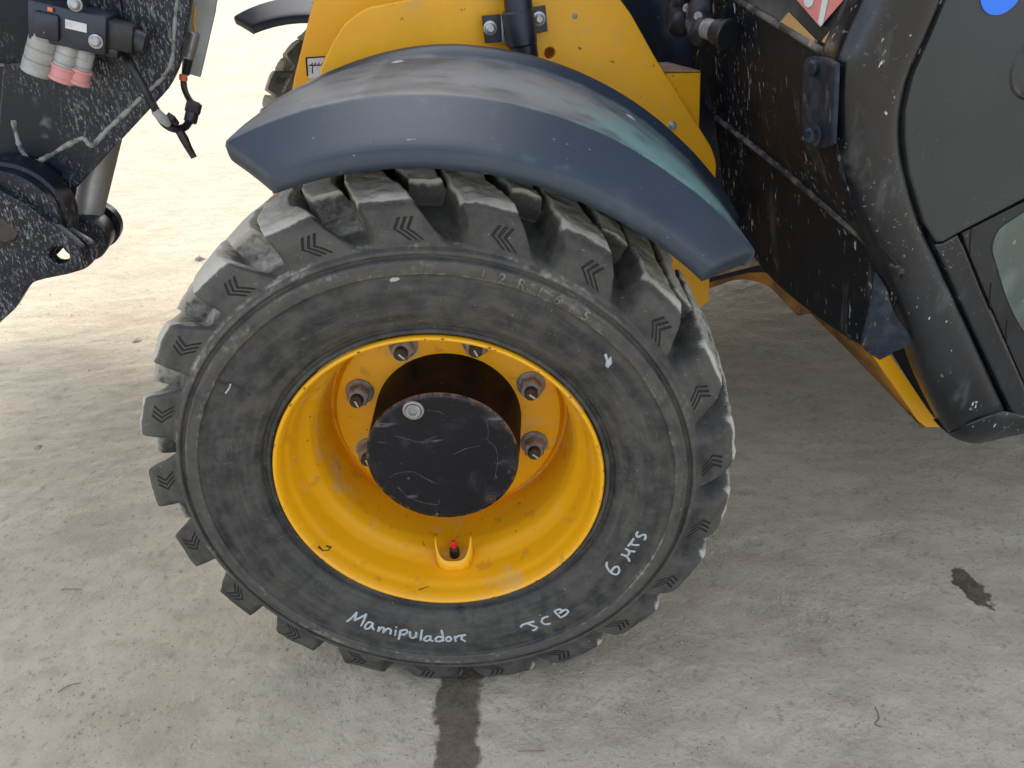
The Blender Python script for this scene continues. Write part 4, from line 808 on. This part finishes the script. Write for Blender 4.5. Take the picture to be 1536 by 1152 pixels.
# wiring
cb = MB(); P = spline([am(186, 78, .43), am(198, 100, .41), am(214, 128, .405), am(232, 162, .41), am(246, 184, .42), am(262, 193, .43), am(278, 190, .435), am(287, 176, .44)], 16); cb.tube(P, .0052, 10, rib=.25); cable = cb.build('corrugated_cable', BLK, root, 80)
MB().tube([am(232, 166, .408), am(244, 178, .412), am(252, 186, .42)], [.0062, .0078, .0055], 12).build('tape_wrap', GREYBOX, cable)
MB().tube([am(250, 172, .42), am(258, 178, .42), am(266, 186, .425)], [.005, .006, .004], 10).build('cable_clip', BLK, cable)
MB().cyl(am(285, 184, .44), am(291, 158, .45), .0098, 16, .002).build('cable_connector', BLK, cable)
MB().cyl(am(288, 170, .445), am(292, 153, .452), .0115, 8, .002).build('cable_connector', BLK, cable)
MB().tube(spline([am(289, 156, .45), am(281, 144, .47), am(276, 130, .49), am(275, 112, .50)], 6), .0048, 10).build('cable_tail', BLK, cable)
MB().cyl(am(275, 121, .495), am(275, 112, .495), .0062, 14).build('orange_band', ORANGE, cable)
b = MB(); b.tube([am(269, 196, .43), am(276, 208, .43), am(283, 222, .43), am(291, 236, .43)], [.0068, .0072, .0058, .0050], 8); b.build('hanging_plug', BLK, cable, 30)
gp = plate('lamp_back_panel', [(286, -60), (334, -60), (322, 20), (300, 116), (272, 108), (276, 60)], .54, .012, GREYBOX, root, bev=.001)
MB().cyl(am(292, 48, .53), am(282, 88, .53), .0085, 18, .002).build('panel_connector', STEEL, gp)
MB().cyl(am(284, 86, .53), am(278, 112, .53), .006, 14).build('panel_connector', BLK, gp)
MB().tube([am(293, 10, .53), am(291, 30, .53), am(293, 48, .53)], .002, 6).build('yellow_wire', YEL, gp)
# ================================================================== small things on the ground
def rock(name, p, s, seed, mat_=STONE):
    bm = bmesh.new(); bmesh.ops.create_icosphere(bm, subdivisions=2, radius=1); rr = random.Random(seed); f_ = [rr.uniform(.5, 3) for _ in range(6)]
    for v in bm.verts:
        k_ = 1 + .18*math.sin(f_[0]*v.co.x*3+f_[1]) + .15*math.sin(f_[2]*v.co.y*3+f_[3]) + .1*math.sin(f_[4]*v.co.z*4+f_[5])
        v.co = Vector((v.co.x*s[0]*k_, v.co.y*s[1]*k_, v.co.z*s[2]*k_))
    me = bpy.data.meshes.new(name); bm.to_mesh(me); bm.free(); me.polygons.foreach_set('use_smooth', [True]*len(me.polygons)); me.set_sharp_from_angle(angle=.6)
    o = link(name, me, mat_, None); o.location = p + Z*s[2]*.35; o.rotation_euler = (0, 0, rr.uniform(0, 6)); return o
for (px, py, sz, lb) in ((206, 513, .014, 'small grey stone on the ground left of the tyre'), (301, 390, .022, 'pale grey stone on the sunlit ground beside the tyre shoulder'), (58, 672, .010, 'flat little stone at the left edge below the spattered boom head'), (1226, 654, .008, 'small dark stone under the cab sill')):
    o = rock('stone', gpt(px, py), (sz, sz*.8, sz*.55), px); tag(o, lb, 'stone', 'loose stones on the ground')
def twig(pts, lb, r=.0016):
    P = [gpt(*q) + Z*.003 for q in pts]; o = MB().tube(spline(P, 4), r*.55, 6).build('twig', TWIG, None, 60); tag(o, lb, 'twig', 'dry twigs on the ground')
twig([(1312, 1062), (1318, 1078), (1312, 1088), (1322, 1092)], 'crooked dark twig on the ground at lower right, below the oil stain')
twig([(92, 886), (110, 885), (124, 886)], 'thin straight twig lying left of the tyre', .0011)
twig([(88, 1040), (104, 1030), (122, 1026)], 'thin curved twig near the lower left corner', .0012)
twig([(778, 1129), (800, 1128), (818, 1128)], 'short straight twig below the tyre, right of the wet streak', .0011)
def gravel():
    b = MB(); r_ = random.Random(5); bm = bmesh.new(); bmesh.ops.create_icosphere(bm, subdivisions=1, radius=1); bv_ = [v.co.copy() for v in bm.verts]; bm.verts.index_update(); bf = [tuple(v.index for v in f.verts) for f in bm.faces]; bm.free()
    V = []; F = []
    spots = [gpt(*q) for q in ((1060, 830), (1100, 900), (1200, 960), (1240, 985), (980, 930), (900, 1060), (300, 1080), (330, 780), (560, 1060), (1400, 720), (1210, 715), (700, 1050), (1345, 790), (1150, 870), (1120, 850), (1190, 1000), (1230, 1040), (1060, 1060), (420, 1010), (150, 1100), (1450, 1010), (860, 1020), (1290, 900), (60, 1060))]
    for i in range(4200):
        if r_.random() < .62: s_ = r_.choice(spots); x = s_.x + r_.gauss(0, .055); y = s_.y + r_.gauss(0, .06)
        else: x = r_.uniform(-1.6, 1.6); y = -.25 + 2.6*r_.random()**1.3
        if (abs(x) < .06 and y < .08) or math.hypot(x-.87, y-.17) < .09: continue
        s = r_.choice((.0008, .0010, .0012, .0016, .0024))*r_.uniform(.8, 1.5); n0 = len(V)
        q = [r_.uniform(.7, 1.3) for _ in range(3)]
        for v in bv_: k_ = r_.uniform(.8, 1.15); V.append((x+v.x*s*q[0]*k_, y+v.y*s*q[1]*k_, .001+v.z*s*.7*k_))
        F += [tuple(j+n0 for j in f) for f in bf]
    o = mesh('gravel', V, F, STONE); o['kind'] = 'stuff'; o['label'] = 'fine grit and crumbs scattered over the dusty ground'; o['category'] = 'gravel'
gravel()
